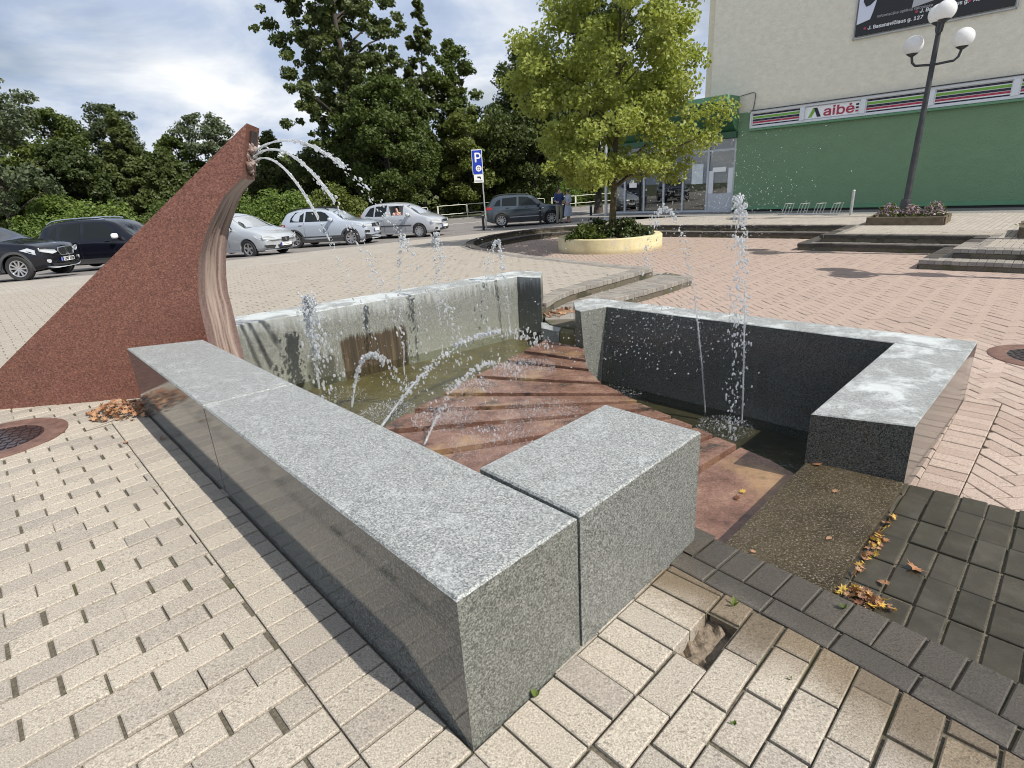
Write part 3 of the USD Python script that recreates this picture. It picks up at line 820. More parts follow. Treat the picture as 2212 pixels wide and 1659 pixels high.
sgnU = 1.0  # the upper side lies to the left of EDGE_PAD and EDGE_FAR
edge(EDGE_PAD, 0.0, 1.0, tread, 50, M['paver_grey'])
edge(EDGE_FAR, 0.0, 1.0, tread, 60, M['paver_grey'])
back_wall = unary_union([LineString(EDGE_PAD).buffer(0.12), far_line.buffer(0.12)]).difference(LOWER)
part('step_core', prism(back_wall.difference(FOOT), -0.5, -0.05), M['joint_wet'], tread)
nw = LineString(EDGE_NEAR).buffer(0.15).difference(LOWER)
part('step_core', prism(nw.difference(blocks), -0.5, -0.05), M['joint_wet'], tread)
lowpad = [(0.95, 6.05), (1.05, 6.5), (1.24, 7.0), (1.56, 7.25), (1.96, 7.58), (2.4, 7.98), (2.86, 8.46)]
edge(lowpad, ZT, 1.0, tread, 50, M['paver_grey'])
inner_far = TREAD_FAR.boundary.difference(far_line.buffer(0.25))
for q in getattr(inner_far, 'geoms', [inner_far]):
    if q.length > 1.2:
        c = np.array(q.coords); m_ = LineString(c); mid = m_.interpolate(m_.length / 2); nx = m_.interpolate(m_.length / 2 + 0.05)
        a = np.array([nx.x - mid.x, nx.y - mid.y]); a /= np.linalg.norm(a); left = Point(mid.x - a[1] * 0.1, mid.y + a[0] * 0.1)
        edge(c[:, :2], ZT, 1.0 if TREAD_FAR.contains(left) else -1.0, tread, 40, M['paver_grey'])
# treads
tp = TREAD_PAD.difference(FOOT).difference(LineString(lowpad).buffer(0.19))
lay(np.vstack([np.array(along(offset_line(lowpad, 0.19 + 0.1 + 0.2 * k), 0.1, 0.095, 0.195)) for k in range(4)]), tp, flat(ZT), tread, M['paver_grey'], 'step_paver_field', 120, name='step_paver')
tf = TREAD_FAR.difference(inner_far.buffer(0.19))
lay(near_filter(running(tf, E1, (0, 0), L=0.2, W=0.1, shift=0.0), 20), tf, flat(ZT), tread, M['paver_grey'], 'step_paver_field', 60, name='step_paver')
tw = TREAD_NEAR.difference(FOOT)
lay(running(tw, E1, (1.365, 1.681), L=0.2, W=0.1, jl=0.010, je=0.008, shift=0.0, phase=0.03), tw, flat(ZW), wet, M['paver_wet'], 'wet_paver_field', 200, jit=0.002)
# far border courses of the upper level
fb = far_border.difference(far_line.buffer(0.19)).intersection(UPPER)
lay(near_filter(running(fb, E2, (0, 0)), 17), fb, zg, upper, M['paver_grey'], 'border_field', 0)


def herringbone(region, w=0.1, j=0.006, off=(0.0, 0.0)):
    x0, y0, x1, y1 = region.bounds; out = []
    n = int(max(x1 - x0, y1 - y0) / w) + 4
    I, J = np.meshgrid(np.arange(-n * 2, n * 2), np.arange(-n, n), indexing='ij')
    bx, by = (I + 2 * J).ravel(), (I - 2 * J).ravel()
    cx, cy = (x0 + x1) / 2 / w, (y0 + y1) / 2 / w
    bx = bx + round(cx); by = by + round(cy)
    for (ox, oy, sx, sy) in ((0, 0, 2, 1), (0, 1, 1, 2)):
        c = np.stack([(bx + ox + sx / 2) * w + off[0], (by + oy + sy / 2) * w + off[1]], -1)
        ok = (c[:, 0] > x0 - 0.3) & (c[:, 0] < x1 + 0.3) & (c[:, 1] > y0 - 0.3) & (c[:, 1] < y1 + 0.3); c = c[ok]
        c = c + R.normal(0, 0.0012, c.shape)
        h = np.array([sx * w - j, sy * w - j]) / 2
        out.append(c[:, None, :] + np.array([[-1, -1], [1, -1], [1, 1], [-1, 1]]) * h)
    return np.vstack(out)


E0 = np.array(EP[1]); E3 = np.array(DP[5])
solE = Polygon([E0 + [0.02, -0.02], E3, E3 + (-E2) * 0.203, E0 + (-E2) * 0.203]).intersection(RED)
fieldR = RED.intersection(Polygon([(-2, -2), (-6, 20), (9, 20), (16, 12), (8, -2)])).difference(solE)
hb = herringbone(fieldR, off=(0.03, 0.02)); hb = near_filter(hb, 20.0)
lay(hb, fieldR, flat(ZR), lower, M['paver_red'], 'paver_field', 300)
lay(np.array(along([E0, E3 + E1 * 0.2], 0.1, 0.094, 0.196, side=-0.101)), solE, flat(ZR), lower, M['paver_red'], 'wall_course', 30)

# ------------------------------------------------------------------ fountain walls
def wall(name, label, pieces, mats, bottom, top, group=None, batter=None, seam=0.003):
    t = thing(name, label, 'granite wall', group=group)
    for k, q in enumerate(pieces):
        P = Polygon(q).buffer(-seam, join_style=2); a = np.array(P.exterior.coords)[:-1]
        if not P.exterior.is_ccw: a = a[::-1]
        if batter is not None: bq = batter
        else: bq = a
        c = a.mean(0)
        m = MB()
        b = 0.006
        ins = np.array(Polygon(a).buffer(-b, join_style=2).exterior.coords)[:-1]
        if not Polygon(ins).exterior.is_ccw: ins = ins[::-1]
        ins = ins[np.argmin(((ins[:, None] - a[None]) ** 2).sum(-1), 0)]
        loft(np.c_[bq, np.full(len(bq), bottom)], np.c_[a, np.full(len(a), top - b)], m)
        loft(np.c_[a, np.full(len(a), top - b)], np.c_[ins, np.full(len(a), top)], m)
        mm = m.mesh()
        part('granite_block', mm, mats[k % len(mats)], t)
    return t


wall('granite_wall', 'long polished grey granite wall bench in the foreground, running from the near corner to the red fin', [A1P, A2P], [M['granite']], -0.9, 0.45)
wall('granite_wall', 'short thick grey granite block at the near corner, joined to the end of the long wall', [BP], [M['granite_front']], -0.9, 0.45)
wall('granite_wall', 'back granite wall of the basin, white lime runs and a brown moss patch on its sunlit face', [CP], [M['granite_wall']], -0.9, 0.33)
t = thing('granite_wall', 'L shaped low granite wall at the right of the basin, dark shaded inside, lime stains and painted wet sheen on top', 'granite wall')
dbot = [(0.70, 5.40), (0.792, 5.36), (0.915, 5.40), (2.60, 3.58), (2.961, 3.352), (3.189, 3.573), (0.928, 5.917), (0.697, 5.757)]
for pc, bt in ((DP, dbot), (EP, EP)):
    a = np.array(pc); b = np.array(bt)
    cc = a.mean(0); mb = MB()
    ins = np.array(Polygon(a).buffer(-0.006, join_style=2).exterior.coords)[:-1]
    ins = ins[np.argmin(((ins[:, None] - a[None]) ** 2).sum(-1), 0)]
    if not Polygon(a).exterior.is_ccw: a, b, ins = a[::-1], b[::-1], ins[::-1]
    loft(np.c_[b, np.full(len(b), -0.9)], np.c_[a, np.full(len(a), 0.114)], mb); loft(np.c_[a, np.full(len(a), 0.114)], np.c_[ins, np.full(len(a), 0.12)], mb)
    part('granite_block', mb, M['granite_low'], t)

# the red fin
FA, FD = np.array([-3.6873, 3.7470]), np.array([0.99740, 0.07215]); FN = np.array([-0.07215, 0.99740])
profL = [(-0.75, -0.33), (-0.31, -0.003), (2.06, 1.742), (2.106, 1.774), (2.056, 1.61), (2.002, 1.444), (1.94, 1.402), (1.871, 1.349), (1.784, 1.241), (1.726, 1.16), (1.679, 1.083), (1.614, 0.959), (1.574, 0.809), (1.552, 0.70), (1.542, 0.60), (1.541, 0.494), (1.539, 0.363), (1.545, 0.2), (1.56, -0.33)]
profR = [(-0.75, -0.33), (-0.31, -0.003), (2.055, 1.738), (2.101, 1.768), (2.053, 1.606), (2.004, 1.444), (1.975, 1.425), (1.944, 1.403), (1.88, 1.33), (1.843, 1.269), (1.80, 1.20), (1.761, 1.131), (1.715, 1.008), (1.685, 0.90), (1.665, 0.80), (1.652, 0.688), (1.655, 0.541), (1.656, 0.368), (1.66, -0.33)]
TH = 0.25
def fin_pt(s, z, o): q = FA + FD * s + FN * o; return (q[0], q[1], z)
def fin_mesh():
    mb = MB(); n = len(profL)
    L_, R_ = np.array([fin_pt(s, z, 0) for s, z in profL]), np.array([fin_pt(s, z, TH) for s, z in profR])
    f = earcut(Polygon(profL))[1]; pv = earcut(Polygon(profL))[0]
    idx = np.argmin(((pv[:, None] - np.array(profL)[None]) ** 2).sum(-1), 1); f = idx[f]
    v = np.vstack([L_, R_]); ff = [f, f[:, ::-1] + n]
    side = []
    for i in range(n):
        j = (i + 1) % n
        if 5 <= i < 18: continue
        side += [[i, n + i, n + j], [i, n + j, j]]
    nrm = np.cross(v[f[0][1]] - v[f[0][0]], v[f[0][2]] - v[f[0][0]])
    if nrm @ np.r_[FN, 0] > 0: ff = [x[:, ::-1] for x in ff]
    mb.add(v, np.vstack(ff + [np.array(side)]))
    return mb.mesh()
def fin_face():
    mb = MB(); k = 14
    L_ = np.array([fin_pt(s, z, 0) for s, z in profL[5:]]); R_ = np.array([fin_pt(s, z, TH) for s, z in profR[5:]])
    m = 8
    w = np.linspace(0, 1, k + 1)
    # resample along
    def rs(a):
        d_ = np.r_[0, np.cumsum(np.linalg.norm(np.diff(a, axis=0), axis=1))]; s_ = np.linspace(0, d_[-1], 60)
        return np.stack([PchipInterpolator(d_, a[:, c])(s_) for c in range(3)], -1)
    L2, R2 = rs(L_), rs(R_); g_ = L2[:, None] * (1 - w)[None, :, None] + R2[:, None] * w[None, :, None]
    grv = np.exp(-((w - 0.33) / 0.07) ** 2) + np.exp(-((w - 0.52) / 0.06) ** 2) + np.exp(-((w - 0.72) / 0.07) ** 2)
    amp = np.clip(np.linspace(0, 1, 60) * 5, 0, 1)[:, None] * 0.016 * grv[None] * (0.6 + 0.8 * meshkit.noise(np.stack(np.broadcast_arrays(w[None] * 9, np.linspace(0, 6, 60)[:, None], 0.5), -1)))
    g_[..., 0] -= amp * FD[0]; g_[..., 1] -= amp * FD[1]
    v = g_.reshape(-1, 3); f = []
    for i in range(59):
        for j in range(k):
            a = i * (k + 1) + j; f.append([a, a + k + 1, a + k + 2, a + 1])
    return mb.add(v, np.array(f)).mesh()
fin = thing('stone_fin', 'tall triangular red granite fin with a curved worn face, water spouting from its tip', 'fountain sculpture')
fm = fin_mesh(); fm.merge_vertices(); trimesh.repair.fix_normals(fm)
part('granite_body', fm, M['red_granite'], fin)
M['groove'] = groove_stone(FN[0], FN[1], float(FA @ FN))
ff_ = fin_face()
part('worn_face', ff_, M['groove'], fin, smooth=50)
# the chiselled spout in the nose, its shaded recess painted as a dark plate
rc = MB()
for k in range(34):
    s, z = R.uniform(1.985, 2.035), R.uniform(1.47, 1.66); o = R.uniform(0.07, 0.18)
    s = 2.012 + (z - 1.444) * 0.31 + R.uniform(-0.02, 0.012)
    ic = trimesh.creation.icosphere(1, 1.0); v = ic.vertices * R.uniform(0.55, 1.3, 3) * R.uniform(0.010, 0.026); v = v * (1 + R.normal(0, 0.18, (len(v), 1)))
    rc.add(v + np.array(fin_pt(s, z, o)), ic.faces)
part('chiselled_stone', rc, M['groove'], fin)
ch = MB()
a_ = [fin_pt(2.012 + (z - 1.444) * 0.305 + 0.004, z, o) for z, o in ((1.62, 0.075), (1.735, 0.075), (1.735, 0.185), (1.62, 0.185))]
b_ = [fin_pt(2.012 + (z - 1.444) * 0.305 - 0.02, z, o) for z, o in ((1.62, 0.075), (1.735, 0.075), (1.735, 0.185), (1.62, 0.185))]
ch.add(np.array(a_ + b_), np.array([[0, 1, 2], [0, 2, 3], [4, 6, 5], [4, 7, 6], [0, 4, 5], [0, 5, 1], [1, 5, 6], [1, 6, 2], [2, 6, 7], [2, 7, 3], [3, 7, 4], [3, 4, 0]]))
part('spout_slot', ch, M['iron_wet'], fin)  # dark plate on the nose, painted shade in place of a recess
for z in (1.60, 1.565, 1.53):
    m = MB().tube([fin_pt(1.99, z, 0.125 + (z - 1.565) * 0.6), fin_pt(2.065 + (z - 1.5) * 0.3, z + 0.02, 0.125 + (z - 1.565) * 0.6)], 0.011, 10)
    part('nozzle', m, M['steel'], fin)

# the basin
basin = tag(UsdGeom.Xform.Define(stage, '/World/basin_floor'), 'floor of the fountain basin under shallow water', kind='structure')
PATH = Polygon([(0.395, 5.718), (-0.331, 4.612), (-0.857, 3.77), (-1.05, 3.25), (-0.9, 2.3), (0.2, 1.75), (0.66, 1.70), (0.88, 1.94), (1.52, 2.56), (1.45, 2.80), (0.95, 3.75), (0.72, 4.30), (0.68, 4.7), (0.75, 5.43)])
pit = BOWL.buffer(0.09)
lefts = pit.difference(PATH); PIV = np.array([2.25, 3.72])
rp = Polygon([(0.75, 5.43), (0.68, 4.7), (0.72, 4.30), (0.95, 3.75), (1.44, 2.80), (0.93, 2.06), (1.5, 2.3), (3.2, 3.4), (1.0, 6.0)])
right_pool = pit.intersection(rp).difference(PATH.buffer(-0.01)); left_pool = pit.difference(rp).difference(PATH)
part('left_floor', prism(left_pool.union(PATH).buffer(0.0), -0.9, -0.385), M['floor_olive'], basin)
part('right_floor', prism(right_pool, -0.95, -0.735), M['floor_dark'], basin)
part('cascade_bed', prism(PATH.difference(blocks), -0.9, -0.335), M['joint_wet'], basin)
tag(part('pool_water', sheet(left_pool.buffer(0.004), 0.4, flat(-0.30)), M['water'], None), 'olive shallow water in the left half of the basin', kind='structure')
tag(part('pool_water', sheet(right_pool.buffer(0.004), 0.4, flat(-0.66)), M['water'], None), 'dark shaded water in the right half of the basin', kind='structure')
# red slabs laid like shingles, fanning about the right hand corner
marks = [(-0.22, 6.2), (0.362, 5.669), (0.171, 5.273), (-0.049, 5.023), (-0.331, 4.612), (-0.792, 4.252), (-0.786, 3.893), (-0.812, 3.533), (-0.487, 3.154), (-0.36, 2.72), (0.10, 2.50), (0.52, 2.33), (1.0, 1.4)]
ang = [math.atan2(y - PIV[1], x - PIV[0]) % (2 * math.pi) for x, y in marks]
casc = thing('red_slab_cascade', 'wet reddish brown stone slabs laid like shingles across the middle of the basin', 'stone slabs')
for i in range(len(ang) - 1):
    a0, a1 = ang[i] + 0.0125, ang[i + 1] - 0.0125
    sect = Polygon([PIV, PIV + 6 * np.array([math.cos(a0), math.sin(a0)]), PIV + 6 * np.array([math.cos(a1), math.sin(a1)])])
    for q in polys(sect.intersection(PATH.difference(blocks))):
        if q.area < 0.004: continue
        m = prism(q, -0.34, -0.262).mesh(); v = np.array(m.vertices)
        an = np.arctan2(v[:, 1] - PIV[1], v[:, 0] - PIV[0]) % (2 * math.pi); fr = (an - a0) / (a1 - a0)
        v[:, 2] += np.where(v[:, 2] > -0.3, 0.007 * (fr - 0.5), 0)
        part('red_slab', trimesh.Trimesh(v, m.faces, process=False), M['slab'], casc)
ds = [(1.54, 2.583), (1.869, 2.313), (1.00, 1.505), (0.735, 1.825)]
t = thing('drain_slab', 'flat dark brown wet stone slab draining over the step between the walls', 'stone slab')
m = MB(); loft([(x, y, -0.30) for x, y in ds], [(x, y, -0.164) for x, y in ds], m)
dd_ = np.array(ds); dd_ = dd_ + (dd_.mean(0) - dd_) * 0.012
loft([(x, y, -0.164) for x, y in ds], [(x, y, -0.16) for x, y in dd_], m); part('slab_top', m, M['dark_slab'], t)
th = thing('threshold_stone', 'mossy threshold stones in the gap behind the basin', 'stone slab')
part('stone_block', prism(Polygon([(0.375, 6.14), (0.36, 5.86), (0.53, 5.66), (0.60, 5.96)]), -0.5, -0.17), M['granite_front'], th)
part('stone_block', prism(Polygon([(0.605, 5.955), (0.535, 5.655), (0.68, 5.47), (0.69, 5.80)]), -0.5, -0.172), M['floor_olive'], th)
# ------------------------------------------------------------------ running water
ICO = [trimesh.creation.icosphere(0, 1.0), trimesh.creation.icosphere(1, 1.0)]


def drops(mb, pts, rad, stretch=None):
    """Water drops: lumpy little bodies at the points."""
    pts = np.asarray(pts, float); rad = np.broadcast_to(rad, len(pts))
    for lo, hi, k in ((0, 0.0065, 0), (0.0065, 9, 1)):
        sel = (rad >= lo) & (rad < hi); n = int(sel.sum())
        if not n: continue
        b = ICO[k].vertices; v = b[None] * R.uniform(0.7, 1.35, (n, 1, 3)) * rad[sel][:, None, None]
        v = v * (1 + R.normal(0, 0.13, (n, len(b), 1)))
        if stretch is not None:
            d_ = stretch[sel]; v = v + (v * d_[:, None, :]).sum(-1, keepdims=True) * d_[:, None, :] * 0.9
        v = v + pts[sel][:, None]
        f = ICO[k].faces[None] + (np.arange(n) * len(b))[:, None, None]
        mb.add(v.reshape(-1, 3), f.reshape(-1, 3))


def jet(label, base, apex, end=None, thick=0.008, spread=0.03, n_up=90, n_down=90, crown=26, solid=0.75, wob=0.012, stop=1.0):
    """A jet that rises from base to apex as a lumpy stream, breaks up there and falls as drops."""
    thick *= 0.72; n_up, n_down, crown = int(n_up * 1.5), int(n_down * 1.5), int(crown * 1.3)
    base, apex = np.array(base, float), np.array(apex, float); mb = MB(); st = MB(); gr = 9.81
    h = apex[2] - base[2]; tu = math.sqrt(2 * h / gr); vh = (apex[:2] - base[:2]) / tu
    if end is None: end = np.r_[apex[:2] + vh * tu * 0.8, base[2]]
    end = np.array(end, float); td = math.sqrt(2 * (apex[2] - end[2]) / gr); vd = (end[:2] - apex[:2]) / td
    def up(t): return np.r_[base[:2] + vh * t, base[2] + gr * tu * t - gr * t * t / 2]
    def dn(t): return np.r_[apex[:2] + vd * t, apex[2] - gr * t * t / 2]
    k = 42; hs = np.linspace(0, solid, k); ts = tu * (1 - np.sqrt(1 - hs))
    line = np.array([up(t) for t in ts]); line[:, :2] += (meshkit.noise(np.stack([line[:, 2] * 9, base[0] + 0 * ts, base[1] + 0 * ts], -1))[:, None] - 0.5) * wob * 2 * np.linspace(0, 1, k)[:, None]
    rr = thick * (0.62 + 0.75 * meshkit.noise(np.stack([line[:, 2] * 34, 3 + 0 * ts, base[0] + 0 * ts], -1))) * np.linspace(1.05, 0.9, k)
    st.tube(line, rr, 7)
    hh = R.uniform(0.08, 1, n_up) ** 0.8; tt = tu * (1 - np.sqrt(1 - np.minimum(hh, 1)))
    p = np.array([up(t) for t in tt]) + R.normal(0, 1, (n_up, 3)) * (spread * 0.45 * hh[:, None] + 0.004)
    drops(mb, p, R.uniform(0.25, 1.0, n_up) * thick * (0.7 + 0.9 * hh))
    tt = td * R.uniform(0, stop, n_down) ** 0.8
    p = np.array([dn(t) for t in tt]) + R.normal(0, 1, (n_down, 3)) * (spread * (0.5 + tt[:, None] / td * 1.0))
    drops(mb, p, R.uniform(0.25, 1.15, n_down) * thick, np.tile([0, 0, 1.0], (n_down, 1)))
    a = np.linspace(-0.2, 0.28, crown); p = np.array([up(tu * (1 + x)) if x < 0 else dn(td * x) for x in a]) + R.normal(0, 0.008, (crown, 3))
    drops(mb, p, R.uniform(0.9, 1.9, crown) * thick)
    t = thing('water_jet', label, 'water jet')
    part('stream', st, M['spray'], t, smooth=True); part('drops', mb, M['spray'], t, smooth=True, kind='stuff')
    return t


def arc_stream(label, p0, v0, t1, thick=0.012, spread=0.02, n=150, solid=0.35, wid=0.0, t_end=None):
    """A stream thrown from the spout: solid at first, then beads, then drops."""
    p0, v0 = np.array(p0), np.array(v0); mb = MB(); t = thing('water_jet', label, 'water jet')
    def at(t): t = np.asarray(t)[..., None]; return p0 + v0 * t + np.array([0, 0, -4.905]) * t * t
    ts = np.linspace(0, t1 * solid, 34); line = at(ts)
    thick *= 0.8; rr = thick * (0.5 + 0.7 * meshkit.noise(np.stack([ts * 90, 0 * ts + p0[1] * 9, 0 * ts], -1)))
    part('stream', MB().tube(line, rr, 8), M['spray'], t, smooth=True)
    for k in (-1, 1):
        off = line + np.array([0, 0.014 * k, 0.008 * k]) * np.linspace(0.2, 1, 34)[:, None]
        part('stream', MB().tube(off, rr * 0.55, 6), M['spray'], t, smooth=True)
    tt = t1 * R.uniform(0.12, 1, n) ** 0.75
    p = at(tt) + R.normal(0, 1, (n, 3)) * (0.003 + spread * (tt[:, None] / t1) ** 1.6)
    vv = v0 + np.array([0, 0, -9.81]) * tt[:, None]; vv /= np.linalg.norm(vv, axis=1, keepdims=True)
    drops(mb, p, R.uniform(0.25, 1.0, n) * thick * 0.95, vv)
    part('drops', mb, M['spray'], t, smooth=True, kind='stuff')
    return t


jet('tall thin water jet rising on the left in front of the dark right wall', (1.68, 4.44, -0.66), (1.26, 4.44, 1.07), (1.10, 4.40, 0.6), 0.0085, 0.028, 120, 70, 34, 0.6)
jet('tallest water jet with a white crest, second from the right wall corner', (1.925, 4.25, -0.66), (1.74, 4.25, 1.12), (1.70, 3.90, -0.66), 0.0095, 0.034, 150, 330, 55, 0.62)
jet('water jet curling over beside the dark end of the back wall', (0.02, 6.15, -0.3), (-0.06, 6.1, 0.76), (-0.30, 6.05, -0.3), 0.010, 0.03, 150, 90, 34, 0.2)
jet('broken water jet at the middle of the back wall', (-0.68, 5.35, -0.3), (-0.63, 5.32, 0.93), (-0.55, 5.15, -0.3), 0.010, 0.03, 90, 90, 24, 0.12)
jet('slender water jet left of the middle of the back wall', (-1.0, 4.92, -0.3), (-0.86, 4.90, 0.94), (-0.72, 4.7, -0.3), 0.009, 0.028, 110, 60, 20, 0.22)
jet('bulging clear splash of water next to the red fin', (-1.72, 4.66, -0.3), (-1.66, 4.62, 0.52), (-1.55, 4.40, -0.3), 0.014, 0.055, 190, 150, 60, 0.85, 0.02)
jet('low curling water jet by the brown moss patch', (-1.30, 4.15, -0.3), (-1.12, 4.25, 0.10), (-0.88, 4.35, -0.3), 0.012, 0.022, 70, 60, 26, 0.75)
jet('slanting water jet crossing from the long wall to the back gap', (-0.98, 3.62, -0.3), (-0.28, 4.55, 0.12), (0.42, 5.35, -0.27), 0.0115, 0.03, 130, 120, 40, 0.62)
jet('second low slanting water jet over the red slabs', (-0.62, 3.25, -0.3), (-0.25, 3.9, 0.05), (0.1, 4.5, -0.27), 0.009, 0.025, 80, 70, 20, 0.5)
P0 = np.array(fin_pt(2.055, 1.575, 0.125))
arc_stream('lowest stream of water thrown from the red fin spout', P0 + [0, -0.01, -0.03], (1.12, -0.22, 0.72), 0.72, 0.0075, 0.02, 190, 0.5)
arc_stream('middle stream of water thrown from the red fin spout', P0 + [0, 0.0, 0.0], (1.45, -0.22, 0.95), 0.73, 0.0095, 0.028, 240, 0.5)
arc_stream('highest stream of water thrown from the red fin spout', P0 + [0, 0.012, 0.03], (1.95, -0.15, 1.15), 0.75, 0.0095, 0.045, 300, 0.42)


def splash(mb, c, r, n, hgt):
    a = R.uniform(0, 2 * math.pi, n); q = R.uniform(0, 1, n) ** 0.6 * r
    z = R.uniform(0, 1, n) ** 2 * hgt * (1 - q / r * 0.6)
    p = np.stack([c[0] + np.cos(a) * q * 1.25, c[1] + np.sin(a) * q * 1.25, c[2] + z], -1)
    d_ = np.stack([np.cos(a) * 0.8, np.sin(a) * 0.8, 0 * a + 0.8], -1); d_ /= np.linalg.norm(d_, axis=1, keepdims=True)
    drops(mb, p, R.uniform(0.0008, 0.0027, n) * (1 + (R.random(n) < 0.04) * 1.2), d_ * 0.9)


mb = MB()
for c, r, n, h in (((0.12, 4.72, -0.255), 0.20, 330, 0.13), ((-0.50, 3.68, -0.255), 0.17, 340, 0.12), ((-0.98, 4.0, -0.30), 0.15, 240, 0.12), ((0.20, 3.66, -0.255), 0.22, 330, 0.10), ((-0.35, 4.35, -0.26), 0.16, 220, 0.10), ((-0.15, 3.25, -0.255), 0.2, 200, 0.07), ((1.72, 4.1, -0.66), 0.16, 190, 0.12), ((1.0, 5.05, -0.66), 0.18, 120, 0.05), ((-1.5, 4.4, -0.3), 0.2, 120, 0.06)):
    splash(mb, c, r * 1.15, n * 4, h * 0.55)
tag(part('water_splashes', mb, M['spray'], None, smooth=True), 'white splashes where falling water strikes the slabs and pools', 'splash', kind='stuff')
mb = MB()
def cloud(c, s, n, r0, r1):
    p = np.array(c) + R.normal(0, 1, (n, 3)) * s; p = p[p[:, 2] > -0.25]; drops(mb, p, R.uniform(r0, r1, len(p)) * R.uniform(0.5, 1, len(p)))
cloud((1.62, 4.3, 0.95), (0.30, 0.2, 0.34), 1500, 0.0016, 0.0042)
cloud((1.35, 4.5, 0.2), (0.30, 0.2, 0.40), 800, 0.002, 0.0075)
cloud((0.95, 4.9, 0.0), (0.35, 0.25, 0.3), 240, 0.002, 0.009)
cloud((-0.6, 4.7, 0.15), (0.6, 0.5, 0.32), 420, 0.002, 0.007)
cloud((0.0, 4.4, 0.0), (0.6, 0.7, 0.15), 380, 0.002, 0.007)
cloud((-0.3, 5.6, 0.5), (0.5, 0.4, 0.3), 160, 0.002, 0.007)
tag(part('water_droplets', mb, M['spray'], None, smooth=True), 'fine drops of spray drifting over the basin', 'spray', kind='stuff')

# ------------------------------------------------------------------ manholes, litter, leaves
def manhole(label, c, z, r, rot, wetm):
    t = thing('manhole_cover', label, 'manhole cover', (c[0], c[1], z), rot)
    rim = MB().revolve([(r * 0.66, -0.03), (r * 0.66, 0.004), (r * 0.72, 0.010), (r * 0.80, 0.006), (r * 0.86, 0.011), (r * 0.97, 0.010), (r, 0.004), (r, -0.03)], 48)
    part('rim', rim, M['rust'], t, smooth=30)
    part('grate_plate', MB().revolve([(0, 0.002), (r * 0.67, 0.002), (r * 0.67, -0.02), (0, -0.02)], 40), wetm, t)
    for k in range(-4, 5):
        y = k * r * 0.145; w = math.sqrt(max(0.0, (r * 0.63) ** 2 - y * y))
        if w > 0.03:
            nb = max(2, int(w * 2 / 0.05)); m = MB()
            for j in range(nb): m.box((-w + (j + 0.5) * 2 * w / nb, y, 0.004), (2 * w / nb * 0.72, r * 0.10, 0.007), 0, 0.002)
            part('grate_bar', m, M['iron_wet'], t)
    return t


manhole('rusty round manhole cover with wet grating at the left of the long wall', (-3.2, 3.15), 0.0, 0.36, 20, M['iron_wet'])
manhole('rusty round manhole cover in the red paving by the right wall corner', (4.42, 4.27), ZR, 0.38, 5, M['alloy_dark'])


def leaf_mesh(size, curl, lobes=5, seed=0):
    """A dry lobed leaf, folded and curled."""
    r = np.random.default_rng(seed); pts = []
    tips = [(0.0, 1.0), (0.62, 0.72), (0.95, 0.12), (0.45, -0.35), (0.06, -0.42)] if lobes == 5 else [(0, 1.0), (0.35, 0.5), (0.45, 0.0), (0.3, -0.4), (0.04, -0.5)]
    right_ = []
    for (x, y), (x2, y2) in zip(tips, tips[1:]):
        right_.append((x, y)); mx, my = (x + x2) / 2, (y + y2) / 2; k = 0.58 if lobes == 5 else 1.1
        right_.append((mx * k, my * k + (0.0 if lobes == 5 else 0)))
    right_.append(tips[-1])
    ring = right_ + [(-x, y) for x, y in right_[::-1]]
    a = np.array(ring) * (1 + r.normal(0, 0.05, (len(ring), 1)))
    v = np.vstack([[[0, 0]], a, a * 0.5]); n = len(a)
    z = curl * (0.55 * np.abs(v[:, 0]) ** 1.5 * r.uniform(0.4, 1.2) + 0.35 * v[:, 1] ** 2 * r.uniform(-0.4, 1)) + r.normal(0, 0.035, len(v)) * curl
    f = []
    for i in range(n):
        j = (i + 1) % n; f += [[1 + i, 1 + j, 1 + n + j], [1 + i, 1 + n + j, 1 + n + i], [0, 1 + n + i, 1 + n + j]]
    v3 = np.c_[v, z] * size
    return v3, np.array(f)


def place_leaf(mb, c, size, tilt, curl, rng, lobes=5):
    v, f = leaf_mesh(size, curl, lobes, int(rng.integers(1e9)))
    a, b, c_ = rng.uniform(0, 2 * math.pi), rng.normal(0, tilt), rng.normal(0, tilt)
    Rz = np.array([[math.cos(a), -math.sin(a), 0], [math.sin(a), math.cos(a), 0], [0, 0, 1]])
    Rx = np.array([[1, 0, 0], [0, math.cos(b), -math.sin(b)], [0, math.sin(b), math.cos(b)]])
    Ry = np.array([[math.cos(c_), 0, math.sin(c_)], [0, 1, 0], [-math.sin(c_), 0, math.cos(c_)]])
    v = v @ (Rz @ Rx @ Ry).T; v[:, 2] -= v[:, 2].min(); mb.add(v + np.array(c), f)


lr = np.random.default_rng(21)
def one_leaf(label, c, size=0.035, mat='leaf_dry', tilt=0.25, curl=0.5, lobes=5):
    mb = MB(); place_leaf(mb, (0, 0, 0), size, tilt, curl, lr, lobes)
    m = mb.mesh(); m.apply_translation(c)
    return tag(part('fallen_leaf', m, M[mat], None), label, 'fallen leaf')


def leaf_pile(label, centre, n, sx, sy, rot, z, hgt, size, mats):
    t = thing('leaf_pile', label, 'leaf pile'); ca, sa = math.cos(rot), math.sin(rot)
    for k in range(n):
        a, q = lr.uniform(0, 2 * math.pi), lr.uniform(0, 1) ** 0.7
        x, y = q * math.cos(a) * sx, q * math.sin(a) * sy
        zz_ = z + hgt * (1 - q) * lr.uniform(0, 1)
        mb = MB(); place_leaf(mb, (centre[0] + x * ca - y * sa, centre[1] + x * sa + y * ca, zz_), size * lr.uniform(0.6, 1.25), 0.5, 0.7, lr)
        part('leaf', mb, M[mats[int(lr.integers(len(mats)))]], t)
    return t


